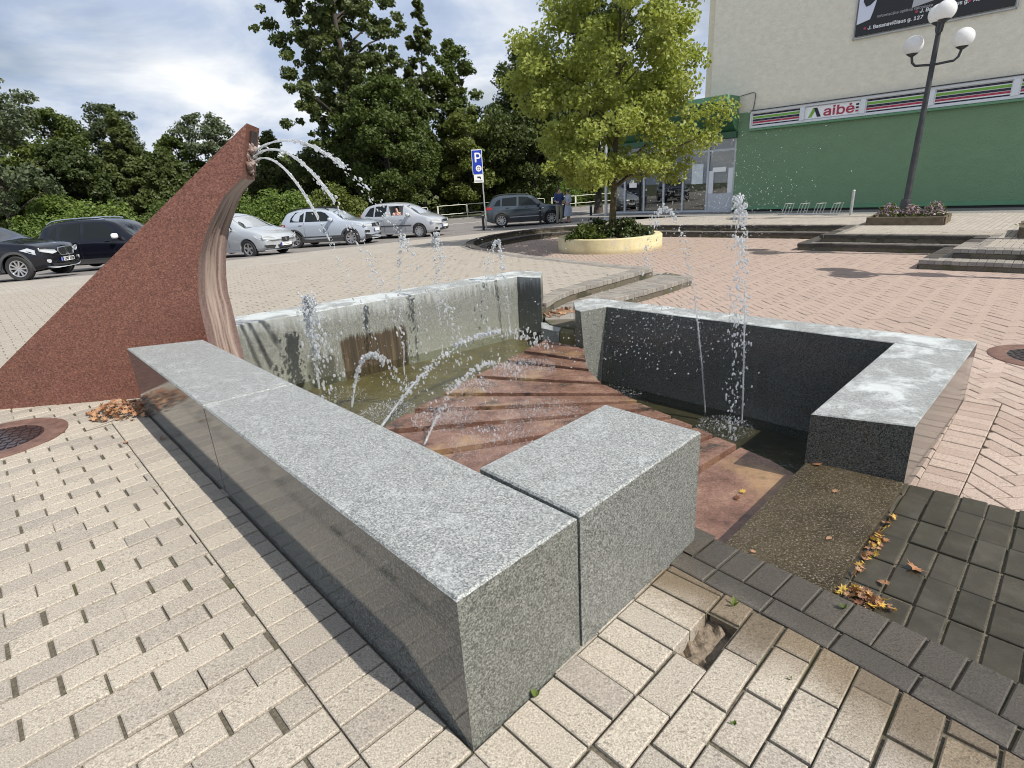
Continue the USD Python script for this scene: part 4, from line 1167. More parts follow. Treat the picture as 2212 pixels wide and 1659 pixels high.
leaf_pile('heap of orange brown dry leaves between the red fin and the long wall', (-2.66, 3.52), 190, 0.26, 0.17, -0.35, 0.003, 0.10, 0.027, ['leaf_dry'])
leaf_pile('drift of reddish leaves along the lower edge of the brown drain slab', (1.225, 1.60), 46, 0.11, 0.045, -0.75, ZW + 0.004, 0.025, 0.022, ['leaf_dry', 'leaf_dry', 'leaf_dry', 'leaf_yellow'])
leaf_pile('thin line of leaves caught along the side of the brown drain slab', (1.47, 1.905), 56, 0.30, 0.022, math.radians(43), ZW + 0.004, 0.025, 0.018, ['leaf_dry', 'leaf_dry', 'leaf_dry', 'leaf_yellow'])
leaf_pile('small heap of dry leaves on the step in the gap behind the basin', (0.60, 6.42), 60, 0.24, 0.14, 0.9, ZT + 0.004, 0.03, 0.034, ['leaf_dry'])
leaf_pile('dark damp leaves in the corner where the red slabs meet the drain slab', (0.87, 1.93), 26, 0.07, 0.05, 0.7, -0.25, 0.06, 0.026, ['bark', 'leaf_dry'])
one_leaf('large curled pink brown leaf lying alone on the wet paving', (1.515, 1.74, ZW + 0.002), 0.042, 'leaf_dry', 0.3, 0.9)
one_leaf('narrow folded brown leaf on the wet paving beside the leaf drift', (1.345, 1.66, ZW + 0.002), 0.03, 'leaf_dry', 0.3, 0.9, 3)
one_leaf('yellow leaf on the edge of the wet paving at the far right', (1.415, 1.06, ZW + 0.05), 0.024, 'leaf_yellow', 0.3, 0.7)
one_leaf('yellow leaf lying where the border pavers meet the drain slab', (1.06, 1.565, -0.156), 0.03, 'leaf_yellow', 0.2, 0.4, 3)
one_leaf('orange leaf against the dark end of the right wall', (1.56, 2.52, -0.156), 0.03, 'leaf_dry', 0.15, 0.3)
one_leaf('pale leaf near the upper middle of the drain slab', (1.50, 2.27, -0.157), 0.022, 'leaf_dry', 0.15, 0.3)
one_leaf('pale leaf near the middle of the drain slab', (1.28, 1.92, -0.157), 0.022, 'leaf_dry', 0.1, 0.3, 3)
one_leaf('small brown leaf at the left edge of the drain slab', (0.94, 1.86, -0.157), 0.02, 'leaf_dry', 0.15, 0.4)
one_leaf('orange leaf on the last red slab beside the near block', (1.10, 2.42, -0.255), 0.03, 'leaf_dry', 0.1, 0.3)
one_leaf('yellow leaf on the joint of the red slabs near the drain slab', (1.16, 2.47, -0.255), 0.028, 'leaf_yellow', 0.1, 0.3)
one_leaf('brown leaf beside the heap near the red fin', (-2.76, 3.40, 0.004), 0.045, 'leaf_dry', 0.2, 0.6)
one_leaf('dark red leaf on the pavers below the leaf heap', (-2.30, 3.00, 0.004), 0.028, 'leaf_dry', 0.2, 0.6, 3)
one_leaf('small brown leaf on the pavers under the long wall', (-2.10, 3.02, 0.004), 0.028, 'leaf_dry', 0.2, 0.6, 3)
m = MB().tube([(-0.555, 1.485, 0.006), (-0.53, 1.478, 0.006), (-0.50, 1.472, 0.006)], 0.0042, 8)
tag(part('cigarette_butt', m, M['paper'], None), 'white cigarette butt in the shadow of the long wall', 'cigarette butt')
m = MB().box((0, 0, 0.0012), (0.075, 0.03, 0.002), 0.3).mesh(); m.apply_translation((-2.67, 3.66, 0.0))
tag(part('paper_scrap', m, M['paper'], None), 'white scrap of paper at the foot of the red fin', 'paper scrap')


def weed(label, c, n, h, mat='leaf_light'):
    t = thing('weed', label, 'weed', c); mb = MB()
    for k in range(n):
        a = lr.uniform(0, 2 * math.pi); l = h * lr.uniform(0.5, 1.1); tip = np.array([math.cos(a) * l * 0.6, math.sin(a) * l * 0.6, l])
        s = np.array([-math.sin(a), math.cos(a), 0]) * l * 0.2
        mb.add([[0, 0, 0], tip * 0.6 + s, tip, tip * 0.6 - s], [[0, 1, 2], [0, 2, 3]])
    part('blades', mb, M[mat], t, kind='stuff')


weed('tiny green weed at the foot of the near granite corner', (0.012, 1.11, 0.0), 9, 0.022)
weed('tuft of moss and grass in a joint of the border pavers', (0.985, 1.36, -0.004), 16, 0.02)
weed('grass blades in a joint where a paver is missing', (0.66, 1.40, -0.004), 8, 0.03)
weed('green tuft in a joint of the near yellow pavers', (0.50, 1.00, -0.006), 12, 0.014)
weed('moss tuft in a paver joint at the lower right', (0.70, 1.12, -0.006), 12, 0.014)
# ------------------------------------------------------------------ cars
class Car:
    """A car body swept along its length (x forward, y left, z up, wheels on z = 0) with parts laid on its skin."""
    def __init__(c, L, W, zt, belt, wheel_r, axles, paint, zb=((0, 0.34), (0.12, 0.2), (0.88, 0.2), (1, 0.30)), tumble=0.40, nose=0.13, tail=0.10):
        c.L, c.W, c.wr, c.ax, c.paint, c.tumble, c.nose, c.tail = L, W, wheel_r, axles, paint, tumble, nose, tail
        zt = np.array(zt, float); c.ft = PchipInterpolator(zt[:, 0], zt[:, 1])
        b = np.array(belt, float); c.fb = PchipInterpolator(b[:, 0], b[:, 1])
        q = np.array(zb, float); c.fz = PchipInterpolator(q[:, 0] * L, q[:, 1])

    def width(c, x):
        u = np.abs(x - c.L / 2) / (c.L / 2)
        return c.W / 2 * (1 - 0.10 * u ** 4 - 0.045 * u ** 14)

    def section(c, x):
        """Half ring (y, z) from the middle of the floor round to the middle of the roof."""
        w, zt, zb = float(c.width(x)), float(c.ft(x)), float(c.fz(x)); zs = min(float(c.fb(x)), zt - 0.035)
        h = zt - zs; yr = max(0.25, w * 0.955 - h * c.tumble - 0.012); d = min(0.10, h * 0.45)
        return np.array([(0, zb), (w * 0.8, zb), (w * 0.945, zb + 0.05), (w * 0.985, zb + 0.22 * (zs - zb)), (w, zb + 0.55 * (zs - zb)), (w * 0.99, zb + 0.83 * (zs - zb)), (w * 0.955, zs), (w * 0.955 - (h - d) * c.tumble, zt - d), (yr - 0.05 * min(1, h * 3), zt - 0.32 * d), (yr * 0.72, zt - 0.02 * min(1, 5 * h)), (yr * 0.4, zt + 0.008), (0, zt + 0.014)])

    def bend(c, p):
        p = np.array(p, float); L = c.L
        t = np.clip((p[..., 0] - (L - 0.95)) / 0.95, 0, 1.05) ** 2; s = np.clip((0.8 - p[..., 0]) / 0.8, 0, 1.05) ** 2
        y = (np.abs(p[..., 1]) / (c.W / 2)) ** 2.4
        zc = np.clip((p[..., 2] - 0.55) / 0.5, -1, 1) ** 2
        p[..., 0] += -t * (c.nose * 1.6 * y + 0.07 * zc) + s * (c.tail * 1.3 * y)
        return p

    def body(c):
        xs = np.unique(np.r_[np.linspace(0, c.L, 64), 0.012, c.L - 0.012]); rings = []
        for x in xs:
            h = c.section(x); full = np.vstack([h, h[-2:0:-1] * [-1, 1]])
            rings.append(np.c_[np.full(len(full), x), full])
        n = len(rings[0]); v = np.vstack(rings + [[[0, 0, 0.6], [c.L, 0, 0.55]]]); f = []
        for i in range(len(xs) - 1):
            for j in range(n):
                k = (j + 1) % n; f += [[i * n + j, (i + 1) * n + j, (i + 1) * n + k], [i * n + j, (i + 1) * n + k, i * n + k]]
        m = len(xs)
        for j in range(n):
            k = (j + 1) % n; f += [[m * n, j, k], [m * n + 1, (m - 1) * n + k, (m - 1) * n + j]]
        v = c.bend(v)
        M_ = m3.Manifold(m3.Mesh(vert_properties=np.asarray(v, np.float32), tri_verts=np.asarray(f, np.uint32)))
        if M_.volume() < 0:
            M_ = m3.Manifold(m3.Mesh(vert_properties=np.asarray(v, np.float32), tri_verts=np.asarray(f, np.uint32)[:, ::-1].copy()))
        for a in c.ax:
            for s in (-1, 1):
                cy = m3.Manifold.cylinder(0.5, c.wr + 0.055, circular_segments=40).rotate([90, 0, 0]).translate([a, 0.25 + s * (c.W / 2), c.wr])
                M_ = M_ - cy
        return M_

    def side(c, poly, off=0.006, s=-1, thick=0.02):
        """A panel on the flank: poly in (x, z)."""
        P = Polygon(poly).segmentize(0.09); v, f = earcut(P); y = np.zeros(len(v))
        for i, (x, z) in enumerate(v):
            h = c.section(np.clip(x, 0, c.L)); h = h[2:9]; y[i] = np.interp(z, h[:, 1], h[:, 0])
        return c.shell(np.c_[v[:, 0], s * y, v[:, 1]], f, np.array([0, s, 0.15]), off, thick, P)

    def top(c, poly, off=0.006, thick=0.02):
        """A panel seen from above: poly in (x, y)."""
        P = Polygon(poly).segmentize(0.09); v, f = earcut(P); z = np.zeros(len(v))
        for i, (x, y) in enumerate(v):
            h = c.section(np.clip(x, 0, c.L))[6:][::-1]; z[i] = np.interp(abs(y), h[:, 0], h[:, 1])
        return c.shell(np.c_[v, z], f, np.array([0.25, 0, 1.0]), off, thick, P)

    def front(c, poly, off=0.008, thick=0.02, x=None):
        """A panel on the nose (or tail with x = 0): poly in (y, z)."""
        P = Polygon(poly).segmentize(0.08); v, f = earcut(P)
        d_ = 1.0 if x is None else -1.0
        return c.shell(np.c_[np.full(len(v), c.L if x is None else x), v[:, 0], v[:, 1]], f, np.array([d_, 0, 0]), off, thick, P)

    def shell(c, v, f, n, off, thick, P):
        n = n / np.linalg.norm(n); o = c.bend(v) + n * off; i = c.bend(v) - n * thick; m = len(v)
        e = np.vstack([f[:, [0, 1]], f[:, [1, 2]], f[:, [2, 0]]]); es = {tuple(x) for x in e}
        ff = [f, f[:, ::-1] + m]
        for a, b in es:
            if (b, a) not in es: ff.append(np.array([[a, b, m + b], [a, m + b, m + a]]))
        return trimesh.Trimesh(np.vstack([o, i]), np.vstack(ff), process=False)


def wheel_parts(t, car, x, s, spokes=5, twin=True, dish=0.02):
    r, w = car.wr, 0.20; y0 = s * (car.W / 2 - 0.115)
    prof = [(r * 0.62, -w / 2 + 0.015), (r * 0.90, -w / 2), (r * 0.985, -w / 2 + 0.03), (r, -w / 4), (r, w / 4), (r * 0.985, w / 2 - 0.03), (r * 0.90, w / 2), (r * 0.62, w / 2 - 0.015), (r * 0.62, -w / 2 + 0.015)]
    def orient(m):
        v = np.array(m.vertices); v = np.stack([v[:, 0], v[:, 2] * s, v[:, 1]], -1) + [x, y0, r]
        return trimesh.Trimesh(v, m.faces[:, ::-1] if s > 0 else m.faces, process=False)
    ty = part('wheel', orient(MB().revolve(prof, 36).mesh()), M['tyre'], t, smooth=40)
    back = MB().revolve([(0, 0.035), (r * 0.64, 0.02), (r * 0.64, -0.06), (0, -0.06)], 30)
    part('wheel_well', orient(back.mesh()), M['alloy_dark'], ty)
    rim = MB().revolve([(r * 0.655, 0.06), (r * 0.66, 0.092), (r * 0.60, 0.088), (r * 0.58, 0.05), (r * 0.655, 0.06)], 36)
    rim.revolve([(0, 0.075), (r * 0.15, 0.07), (r * 0.17, 0.03), (0, 0.03)], 20)
    for k in range(spokes):
        for dd in ((-0.085, 0.085) if twin else (0,)):
            a = 2 * math.pi * k / spokes + 0.3; d0 = np.array([math.cos(a), math.sin(a)]); p = np.array([-d0[1], d0[0]])
            a1, b1 = d0 * r * 0.1 + p * dd * r * 0.4, d0 * r * 0.62 + p * dd * r * (2.2 if twin else 1)
            w0 = (0.055 if twin else 0.10) * r
            q = np.array([np.r_[a1 + p * w0, 0.072], np.r_[b1 + p * w0 * 1.1, 0.086], np.r_[b1 - p * w0 * 1.1, 0.086], np.r_[a1 - p * w0, 0.072]])
            rim.add(np.vstack([q, q - [0, 0, 0.03]]), np.array([[0, 2, 1], [0, 3, 2], [0, 1, 5], [0, 5, 4], [1, 2, 6], [1, 6, 5], [2, 3, 7], [2, 7, 6], [3, 0, 4], [3, 4, 7]]))
    part('rim', orient(rim.mesh()), M['alloy'], ty, smooth=30)


def ngon(cx, cz, rx, rz, n=14): return [(cx + rx * math.cos(a), cz + rz * math.sin(a)) for a in np.linspace(0, 2 * math.pi, n, endpoint=False)]


def mirror_poly(p): return [(-a, b) for a, b in p][::-1]


def text_on_front(car, txt, y, z, h, mat, t, bold=True):
    m = meshkit.text_mesh(txt, h, 0.004, bold); v = np.array(m.vertices); w = v[:, 0].max()
    v = np.stack([np.full(len(v), 0.0), v[:, 0] - w / 2, v[:, 1]], -1)
    q = car.bend(np.c_[np.full(len(v), car.L), v[:, 1] + y, v[:, 2] + z]) + np.c_[0.018 + m.vertices[:, 2], np.zeros((len(v), 2))]
    part('plate_lettering', trimesh.Trimesh(q, m.faces, process=False), mat, t)


def make_car(label, pos, rot, car, side_glass, screen, rear, lights, grille, plate, extra, cat='car', group='cars parked beside the square', spokes=5, twin=True, open_front=None, rails=None, handle_z=0.86, handles=(), mirror=None, arch=None, sill=None, paint=None, plate_text=None):
    t = thing('parked_car', label, cat, pos, rot, group)
    b = car.body()
    if open_front is not None:
        x0, x1, z0, z1 = open_front
        b = b - m3.Manifold.cube([x1 - x0, 1.1, z1 - z0]).translate([x0, -1.12, z0])
    part('body', b, car.paint, t, smooth=32)
    for s in (-1, 1):
        for k, q in enumerate(side_glass):
            if open_front is not None and s == -1 and k == open_index: continue
            part('side_window', car.side(q, 0.004, s), M['car_glass'], t)
        for hx in handles: part('door_handle', MB().box((hx, s * (car.width(hx) * 0.985 + 0.012), handle_z), (0.16, 0.035, 0.03), 0, 0.01), car.paint, t)
        for x in seams: part('door_seam', car.side([(x, sill_top), (x + 0.012, sill_top), (x + 0.012 + seam_lean, float(car.fb(x)) - 0.01), (x + seam_lean, float(car.fb(x)) - 0.01)], 0.0025, s, 0.004), M['trim'], t)
        if sill: part('sill_trim', car.side(sill, 0.008, s), M['grey_trim'] if arch else car.paint, t)
        if arch:
            for a in car.ax:
                ring = [(a + (car.wr + q) * math.cos(k), car.wr + (car.wr + q) * math.sin(k)) for q, ks in ((0.115, np.linspace(-0.2, math.pi + 0.2, 22)), (0.05, np.linspace(math.pi + 0.2, -0.2, 22))) for k in ks]
                ring = [(x, max(z, 0.24)) for x, z in ring]
                P = Polygon(ring).buffer(0)
                for pp in polys(P): part('arch_trim', car.side(np.array(pp.exterior.coords)[:-1], 0.01, s), M['grey_trim'], t)
        if mirror:
            mx, mz, mm = mirror
            y = s * (car.width(mx) + 0.10)
            mo = trimesh.creation.icosphere(2, 1.0); v = np.array(mo.vertices); v = np.sign(v) * np.abs(v) ** 0.7 * [0.075, 0.125, 0.085]
            mir = part('door_mirror', MB().add(v + [mx, y, mz], mo.faces).mesh(), mm, t, smooth=True)
            part('mirror_foot', MB().box((mx + 0.02, s * (car.width(mx) - 0.02), mz - 0.06), (0.06, 0.16, 0.04), 0, 0.01), M['trim'], mir)
        for a in car.ax: wheel_parts(t, car, a, s, spokes, twin)
        if rails:
            x0, x1, rm = rails; yy_ = [s * (car.section(x)[8, 0] - 0.05) for x in np.linspace(x0, x1, 12)]
            pts = [(x, y, float(car.ft(x)) + 0.035 * min(1, 6 * min((x - x0), (x1 - x)) + 0.12)) for x, y in zip(np.linspace(x0, x1, 12), yy_)]
            part('roof_rail', MB().tube(pts, 0.023, 8), rm, t, smooth=True)
    part('windscreen', car.top(screen, 0.004), M['screen_glass'], t)
    if rear: part('rear_window', car.top(rear, 0.004), M['car_glass'], t)
    for nm, kind, poly, mat in lights:
        fn = {'f': lambda q: car.front(q, 0.010), 's-': lambda q: car.side(q, 0.008, -1), 's+': lambda q: car.side(q, 0.008, 1), 'r': lambda q: car.front(q, 0.010, x=0.0), 't': lambda q: car.top(q, 0.008)}[kind]
        part(nm, fn(poly), M[mat] if isinstance(mat, str) else mat, t)
    for poly, mat, rim_ in grille:
        g_ = part('grille', car.front(poly, 0.012), M[mat], t)
        if rim_:
            P = Polygon(poly); ring = P.buffer(0.016).difference(P.buffer(-0.012))
            e = np.array(P.buffer(0.004).exterior.coords)
            pts = car.bend(np.c_[np.full(len(e), car.L), e]) + [0.016, 0, 0]
            part('grille_rim', MB().tube(pts, 0.013, 6), M['chrome'], g_)
    if plate is not None:
        y, z = plate
        part('number_plate', car.front([(y - 0.26, z - 0.055), (y + 0.26, z - 0.055), (y + 0.26, z + 0.055), (y - 0.26, z + 0.055)], 0.016), M['plate_white'], t)
        part('plate_band', car.front([(y - 0.26, z - 0.055), (y - 0.215, z - 0.055), (y - 0.215, z + 0.055), (y - 0.26, z + 0.055)], 0.0175), M['sign_blue'], t)
        if plate_text: text_on_front(car, plate_text, y + 0.02, z - 0.04, 0.078, M['plate_ink'], t)
    for fn in extra: fn(t, car)
    return t


open_index, seams, sill_top, seam_lean = -1, (), 0.3, 0.0


def suv(paint, L=4.5, W=1.80, H=1.54, r=0.335, wb=2.76, fo=0.82):
    a2 = L - fo; a1 = a2 - wb
    zt = [(0, 0.90), (0.03, 0.98), (0.16, 1.10), (0.50, H - 0.12), (0.95, H - 0.02), (1.6, H), (2.3, H - 0.03), (2.62, H - 0.10), (3.30, 1.06), (3.45, 1.035), (3.95, 0.97)]
    k = L / 4.5; zt = [(x * k, z) for x, z in zt] + [(L - 0.16, 0.89), (L - 0.05, 0.80), (L, 0.70)]
    return Car(L, W, zt, [(0, 0.95), (0.8, 0.98), (3.2 * k, 0.945), (L, 0.80)], r, (a1, a2), paint)


# black car nearest the left edge
seams, sill_top = (2.05, 3.02), 0.36
c = suv(M['paint_black'], 4.48, 1.80, 1.54, 0.335, 2.76, 0.80)
def rounders(y0, z0, w, h): return [(y0 - w, z0 + h), (y0 - w * 1.02, z0 + h * 0.1), (y0 - w * 0.7, z0 - h * 0.9), (y0 + w * 0.65, z0 - h), (y0 + w, z0 - h * 0.55), (y0 + w, z0 + h)]
kid = [(-0.29, 0.79), (-0.33, 0.70), (-0.27, 0.60), (-0.06, 0.585), (-0.025, 0.62), (-0.025, 0.80)]
hl = [(-0.80, 0.735), (-0.52, 0.655), (-0.36, 0.69), (-0.42, 0.755), (-0.68, 0.80), (-0.82, 0.80)]
make_car('shiny black compact crossover at the left edge, front with twin oval grille and number plate', (-16.9, 15.85, -0.345), 6, c,
         [[(0.72, 1.0), (1.02, 0.99), (1.02, 1.40), (0.86, 1.36)], [(1.08, 0.99), (2.0, 0.975), (2.02, 1.44), (1.10, 1.42)], [(2.08, 0.975), (3.05, 0.965), (2.68, 1.30), (2.45, 1.42), (2.10, 1.45)]],
         [(3.28, -0.66), (3.28, 0.66), (2.66, 0.53), (2.66, -0.53)], None,
         [('headlight', 'f', hl, 'lens'), ('headlight', 'f', mirror_poly(hl), 'lens'), ('headlight_side', 's-', [(3.86, 0.80), (4.1, 0.73), (4.30, 0.66), (4.30, 0.78), (4.1, 0.85)], 'lens'), ('fog_light', 'f', ngon(-0.66, 0.47, 0.05, 0.05), 'lens'), ('fog_light', 'f', ngon(0.66, 0.47, 0.05, 0.05), 'lens'),
          ('lower_intake', 'f', [(-0.62, 0.40), (0.62, 0.40), (0.55, 0.33), (-0.55, 0.33)], 'trim'), ('skid_plate', 'f', [(-0.74, 0.32), (-0.5, 0.265), (0.5, 0.265), (0.74, 0.32), (0.5, 0.325), (-0.5, 0.325)], 'grey_frame')],
         [(kid, 'board_black', True), (mirror_poly(kid), 'board_black', True)], (0.0, 0.475),
         [lambda t, c: part('bonnet_badge', c.top(ngon(c.L - 0.22, 0.0, 0.05, 0.05), 0.006), M['chrome'], t)], sill=[(1.0, 0.24), (3.2, 0.24), (3.2, 0.36), (1.0, 0.36)], arch=True, handles=(1.75, 2.72), handle_z=0.87, mirror=(2.98, 1.0, M['paint_black']), rails=(0.75, 2.45, M['black_paint']), plate_text='LPF 498')

# black car with silver roof rails behind the fin
seams = (1.62, 2.68)
c = suv(M['paint_black'], 4.60, 1.86, 1.64, 0.345, 2.80, 0.95)
make_car('black estate car with silver roof rails, half hidden by the red fin', (-15.5, 19.6, -0.52), 3, c,
         [[(0.62, 1.06), (0.86, 1.05), (0.90, 1.44), (0.80, 1.40)], [(0.98, 1.05), (1.66, 1.03), (1.68, 1.52), (1.06, 1.50)], [(1.76, 1.03), (2.85, 1.01), (2.58, 1.30), (2.35, 1.48), (1.80, 1.52)]],
         [(3.36, -0.68), (3.36, 0.68), (2.70, 0.54), (2.70, -0.54)], None,
         [('headlight', 'f', hl, 'lens'), ('headlight', 'f', mirror_poly(hl), 'lens'), ('marker_light', 's-', [(3.28, 0.80), (3.38, 0.80), (3.38, 0.83), (3.28, 0.83)], 'lens')],
         [([(-0.4, 0.46), (0.4, 0.46), (0.42, 0.76), (-0.42, 0.76)], 'trim', True)], (0.0, 0.45), [], sill=[(1.1, 0.24), (3.2, 0.24), (3.2, 0.40), (1.1, 0.40)], arch=True, handles=(1.45, 2.5), handle_z=0.93, mirror=(2.86, 1.08, M['sign_white']), rails=(0.55, 2.4, M['chrome']))

# silver hatchback beside the fin
seams, sill_top = (1.55, 2.45), 0.32
c = Car(4.28, 1.77, [(0, 0.80), (0.05, 0.95), (0.30, 1.25), (0.62, 1.46), (1.3, 1.56), (1.9, 1.54), (2.35, 1.44), (3.22, 1.02), (3.5, 0.96), (3.95, 0.84), (4.15, 0.76), (4.24, 0.68), (4.28, 0.60)], [(0, 0.98), (1, 1.0), (3.2, 0.90), (4.28, 0.70)], 0.315, (0.72, 3.30), M['paint_silver'], nose=0.20)
hl2 = [(-0.82, 0.64), (-0.52, 0.60), (-0.44, 0.66), (-0.58, 0.73), (-0.84, 0.76)]
make_car('silver hatchback parked beside the red fin, its nose and round grille towards the square', (-11.85, 22.4, -0.56), -22, c,
         [[(0.50, 1.08), (0.85, 1.05), (0.90, 1.38), (0.72, 1.34)], [(0.93, 1.05), (1.50, 1.02), (1.55, 1.46), (0.98, 1.42)], [(1.60, 1.02), (2.55, 0.98), (2.68, 1.02), (2.30, 1.34), (2.05, 1.43), (1.66, 1.46)]],
         [(3.16, -0.68), (3.16, 0.68), (2.38, 0.52), (2.38, -0.52)], None,
         [('headlight', 'f', hl2, 'lens'), ('headlight', 'f', mirror_poly(hl2), 'lens'), ('headlight_side', 's-', [(3.62, 0.78), (3.85, 0.66), (4.08, 0.62), (4.06, 0.73), (3.85, 0.80)], 'lens'), ('lower_intake', 'f', [(-0.36, 0.42), (0.36, 0.42), (0.30, 0.30), (-0.30, 0.30)], 'trim'), ('side_intake', 'f', [(-0.80, 0.44), (-0.45, 0.42), (-0.52, 0.31), (-0.74, 0.33)], 'trim'), ('side_intake', 'f', [(0.45, 0.42), (0.80, 0.44), (0.74, 0.33), (0.52, 0.31)], 'trim'), ('bumper_strip', 'f', [(-0.8, 0.27), (0.8, 0.27), (0.8, 0.245), (-0.8, 0.245)], 'grey_frame')],
         [([(-0.17, 0.66), (-0.20, 0.58), (-0.10, 0.50), (0.10, 0.50), (0.20, 0.58), (0.17, 0.66)], 'trim', False)], (0.0, 0.425),
         [lambda t, c: part('grille_badge', c.front(ngon(0, 0.585, 0.05, 0.045), 0.02), M['chrome'], t)], sill=[(1.05, 0.21), (2.95, 0.21), (2.95, 0.27), (1.05, 0.27)], handles=(1.38, 2.3), handle_z=0.86, mirror=(2.62, 1.02, M['paint_silver']), spokes=5, twin=False)

# pale silver crossover
seams, sill_top = (1.22, 2.28), 0.48
c = Car(4.11, 1.76, [(0, 0.92), (0.03, 1.0), (0.13, 1.16), (0.42, 1.46), (0.85, 1.555), (1.5, 1.575), (2.1, 1.54), (2.45, 1.43), (3.02, 1.09), (3.2, 1.06), (3.75, 0.985), (3.98, 0.90), (4.08, 0.80), (4.11, 0.70)], [(0, 1.0), (0.9, 1.04), (3.0, 0.99), (4.11, 0.84)], 0.335, (0.72, 3.27), M['paint_pale'])
hl3 = [(-0.84, 0.79), (-0.40, 0.76), (-0.40, 0.85), (-0.84, 0.89)]
def vw(t, c):
    m = MB(); th_ = np.linspace(0, 2 * math.pi, 25); q = np.c_[np.full(25, c.L), 0.075 * np.cos(th_), 0.80 + 0.075 * np.sin(th_)]
    m.tube(c.bend(q) + [0.024, 0, 0], 0.009, 6)
    for pts in ([(-0.03, 0.86), (0, 0.81), (0.03, 0.86)], [(-0.06, 0.83), (-0.03, 0.745), (0, 0.795), (0.03, 0.745), (0.06, 0.83)]): m.tube(c.bend(np.array([(c.L, y, z) for y, z in pts])) + [0.024, 0, 0], 0.007, 6)
    part('grille_badge', m, M['chrome'], t)
make_car('pale blue silver crossover with black wheel arches, beside the silver hatchback', (-9.45, 25.45, -0.64), -10, c,
         [[(0.56, 1.08), (1.20, 1.065), (1.25, 1.48), (0.70, 1.45)], [(1.28, 1.065), (2.32, 1.05), (2.55, 1.08), (2.20, 1.38), (2.0, 1.45), (1.33, 1.47)], ],
         [(2.98, -0.66), (2.98, 0.66), (2.46, 0.53), (2.46, -0.53)], None,
         [('headlight', 'f', hl3, 'lens'), ('headlight', 'f', mirror_poly(hl3), 'lens'), ('headlight_side', 's-', [(3.58, 0.86), (3.9, 0.78), (3.98, 0.82), (3.9, 0.88), (3.62, 0.92)], 'lens'), ('tail_light', 's-', [(0.02, 0.86), (0.30, 0.90), (0.30, 0.98), (0.04, 1.0)], 'red_lens'), ('lower_bumper', 'f', [(-0.84, 0.46), (-0.5, 0.42), (0.5, 0.42), (0.84, 0.46), (0.80, 0.28), (-0.80, 0.28)], 'trim'), ('skid_plate', 'f', [(-0.5, 0.30), (0.5, 0.30), (0.45, 0.24), (-0.45, 0.24)], 'grey_frame'), ('fog_light', 'f', [(-0.83, 0.62), (-0.60, 0.60), (-0.60, 0.52), (-0.80, 0.53)], 'trim'), ('fog_light', 'f', [(0.60, 0.60), (0.83, 0.62), (0.80, 0.53), (0.60, 0.52)], 'trim')],
         [([(-0.38, 0.73), (0.38, 0.73), (0.40, 0.87), (-0.40, 0.87)], 'trim', False)], (0.0, 0.60), [vw], sill=[(1.05, 0.22), (2.92, 0.22), (2.92, 0.47), (1.05, 0.47)], arch=True, handles=(1.08, 2.08), handle_z=0.95, mirror=(2.50, 1.12, M['paint_pale']), rails=(0.5, 2.3, M['black_paint']), spokes=7)

# grey people carrier with its window open
seams, sill_top, open_index = (1.50, 2.60), 0.30, 2
c = Car(4.27, 1.70, [(0, 0.84), (0.04, 0.98), (0.20, 1.20), (0.52, 1.48), (1.1, 1.59), (1.8, 1.60), (2.3, 1.55), (2.6, 1.45), (3.42, 1.02), (3.6, 0.98), (4.0, 0.86), (4.18, 0.78), (4.25, 0.68), (4.27, 0.60)], [(0, 0.98), (1, 0.99), (3.4, 0.93), (4.27, 0.72)], 0.315, (0.78, 3.32), M['paint_grey'], nose=0.19)
hl4 = [(-0.82, 0.66), (-0.50, 0.62), (-0.40, 0.68), (-0.5, 0.77), (-0.82, 0.80)]
pc = make_car('grey people carrier with its front window open and someone sitting inside', (-6.67, 28.30, -0.65), -20, c,
         [[(0.45, 1.05), (0.95, 1.02), (0.98, 1.44), (0.75, 1.40)], [(1.02, 1.02), (1.62, 1.01), (1.66, 1.50), (1.06, 1.46)], [(1.70, 1.01), (2.85, 1.0), (2.6, 1.22), (2.35, 1.42), (2.15, 1.49), (1.72, 1.50)]],
         [(3.36, -0.64), (3.36, 0.64), (2.62, 0.50), (2.62, -0.50)], None,
         [('headlight', 'f', hl4, 'lens'), ('headlight', 'f', mirror_poly(hl4), 'lens'), ('headlight_side', 's-', [(3.72, 0.84), (3.95, 0.70), (4.1, 0.66), (4.08, 0.76), (3.9, 0.84)], 'lens'), ('fog_light', 'f', ngon(-0.62, 0.40, 0.07, 0.05), 'trim'), ('fog_light', 'f', ngon(0.62, 0.40, 0.07, 0.05), 'trim'), ('lower_intake', 'f', [(-0.4, 0.40), (0.4, 0.40), (0.4, 0.32), (-0.4, 0.32)], 'trim'), ('side_strip', 's-', [(1.05, 0.55), (2.95, 0.55), (2.95, 0.60), (1.05, 0.60)], 'grey_trim'), ('tail_light', 's-', [(0.03, 0.92), (0.14, 0.95), (0.22, 1.15), (0.15, 1.16)], 'red_lens')],
         [([(-0.26, 0.68), (0.26, 0.68), (0.22, 0.76), (-0.22, 0.76)], 'trim', True)], (0.0, 0.50), [], sill=[(1.1, 0.2), (2.95, 0.2), (2.95, 0.26), (1.1, 0.26)], handles=(1.40, 2.45), handle_z=0.86, mirror=(2.85, 1.06, M['paint_grey']), spokes=9, twin=False, open_front=(1.74, 2.52, 1.03, 1.45))

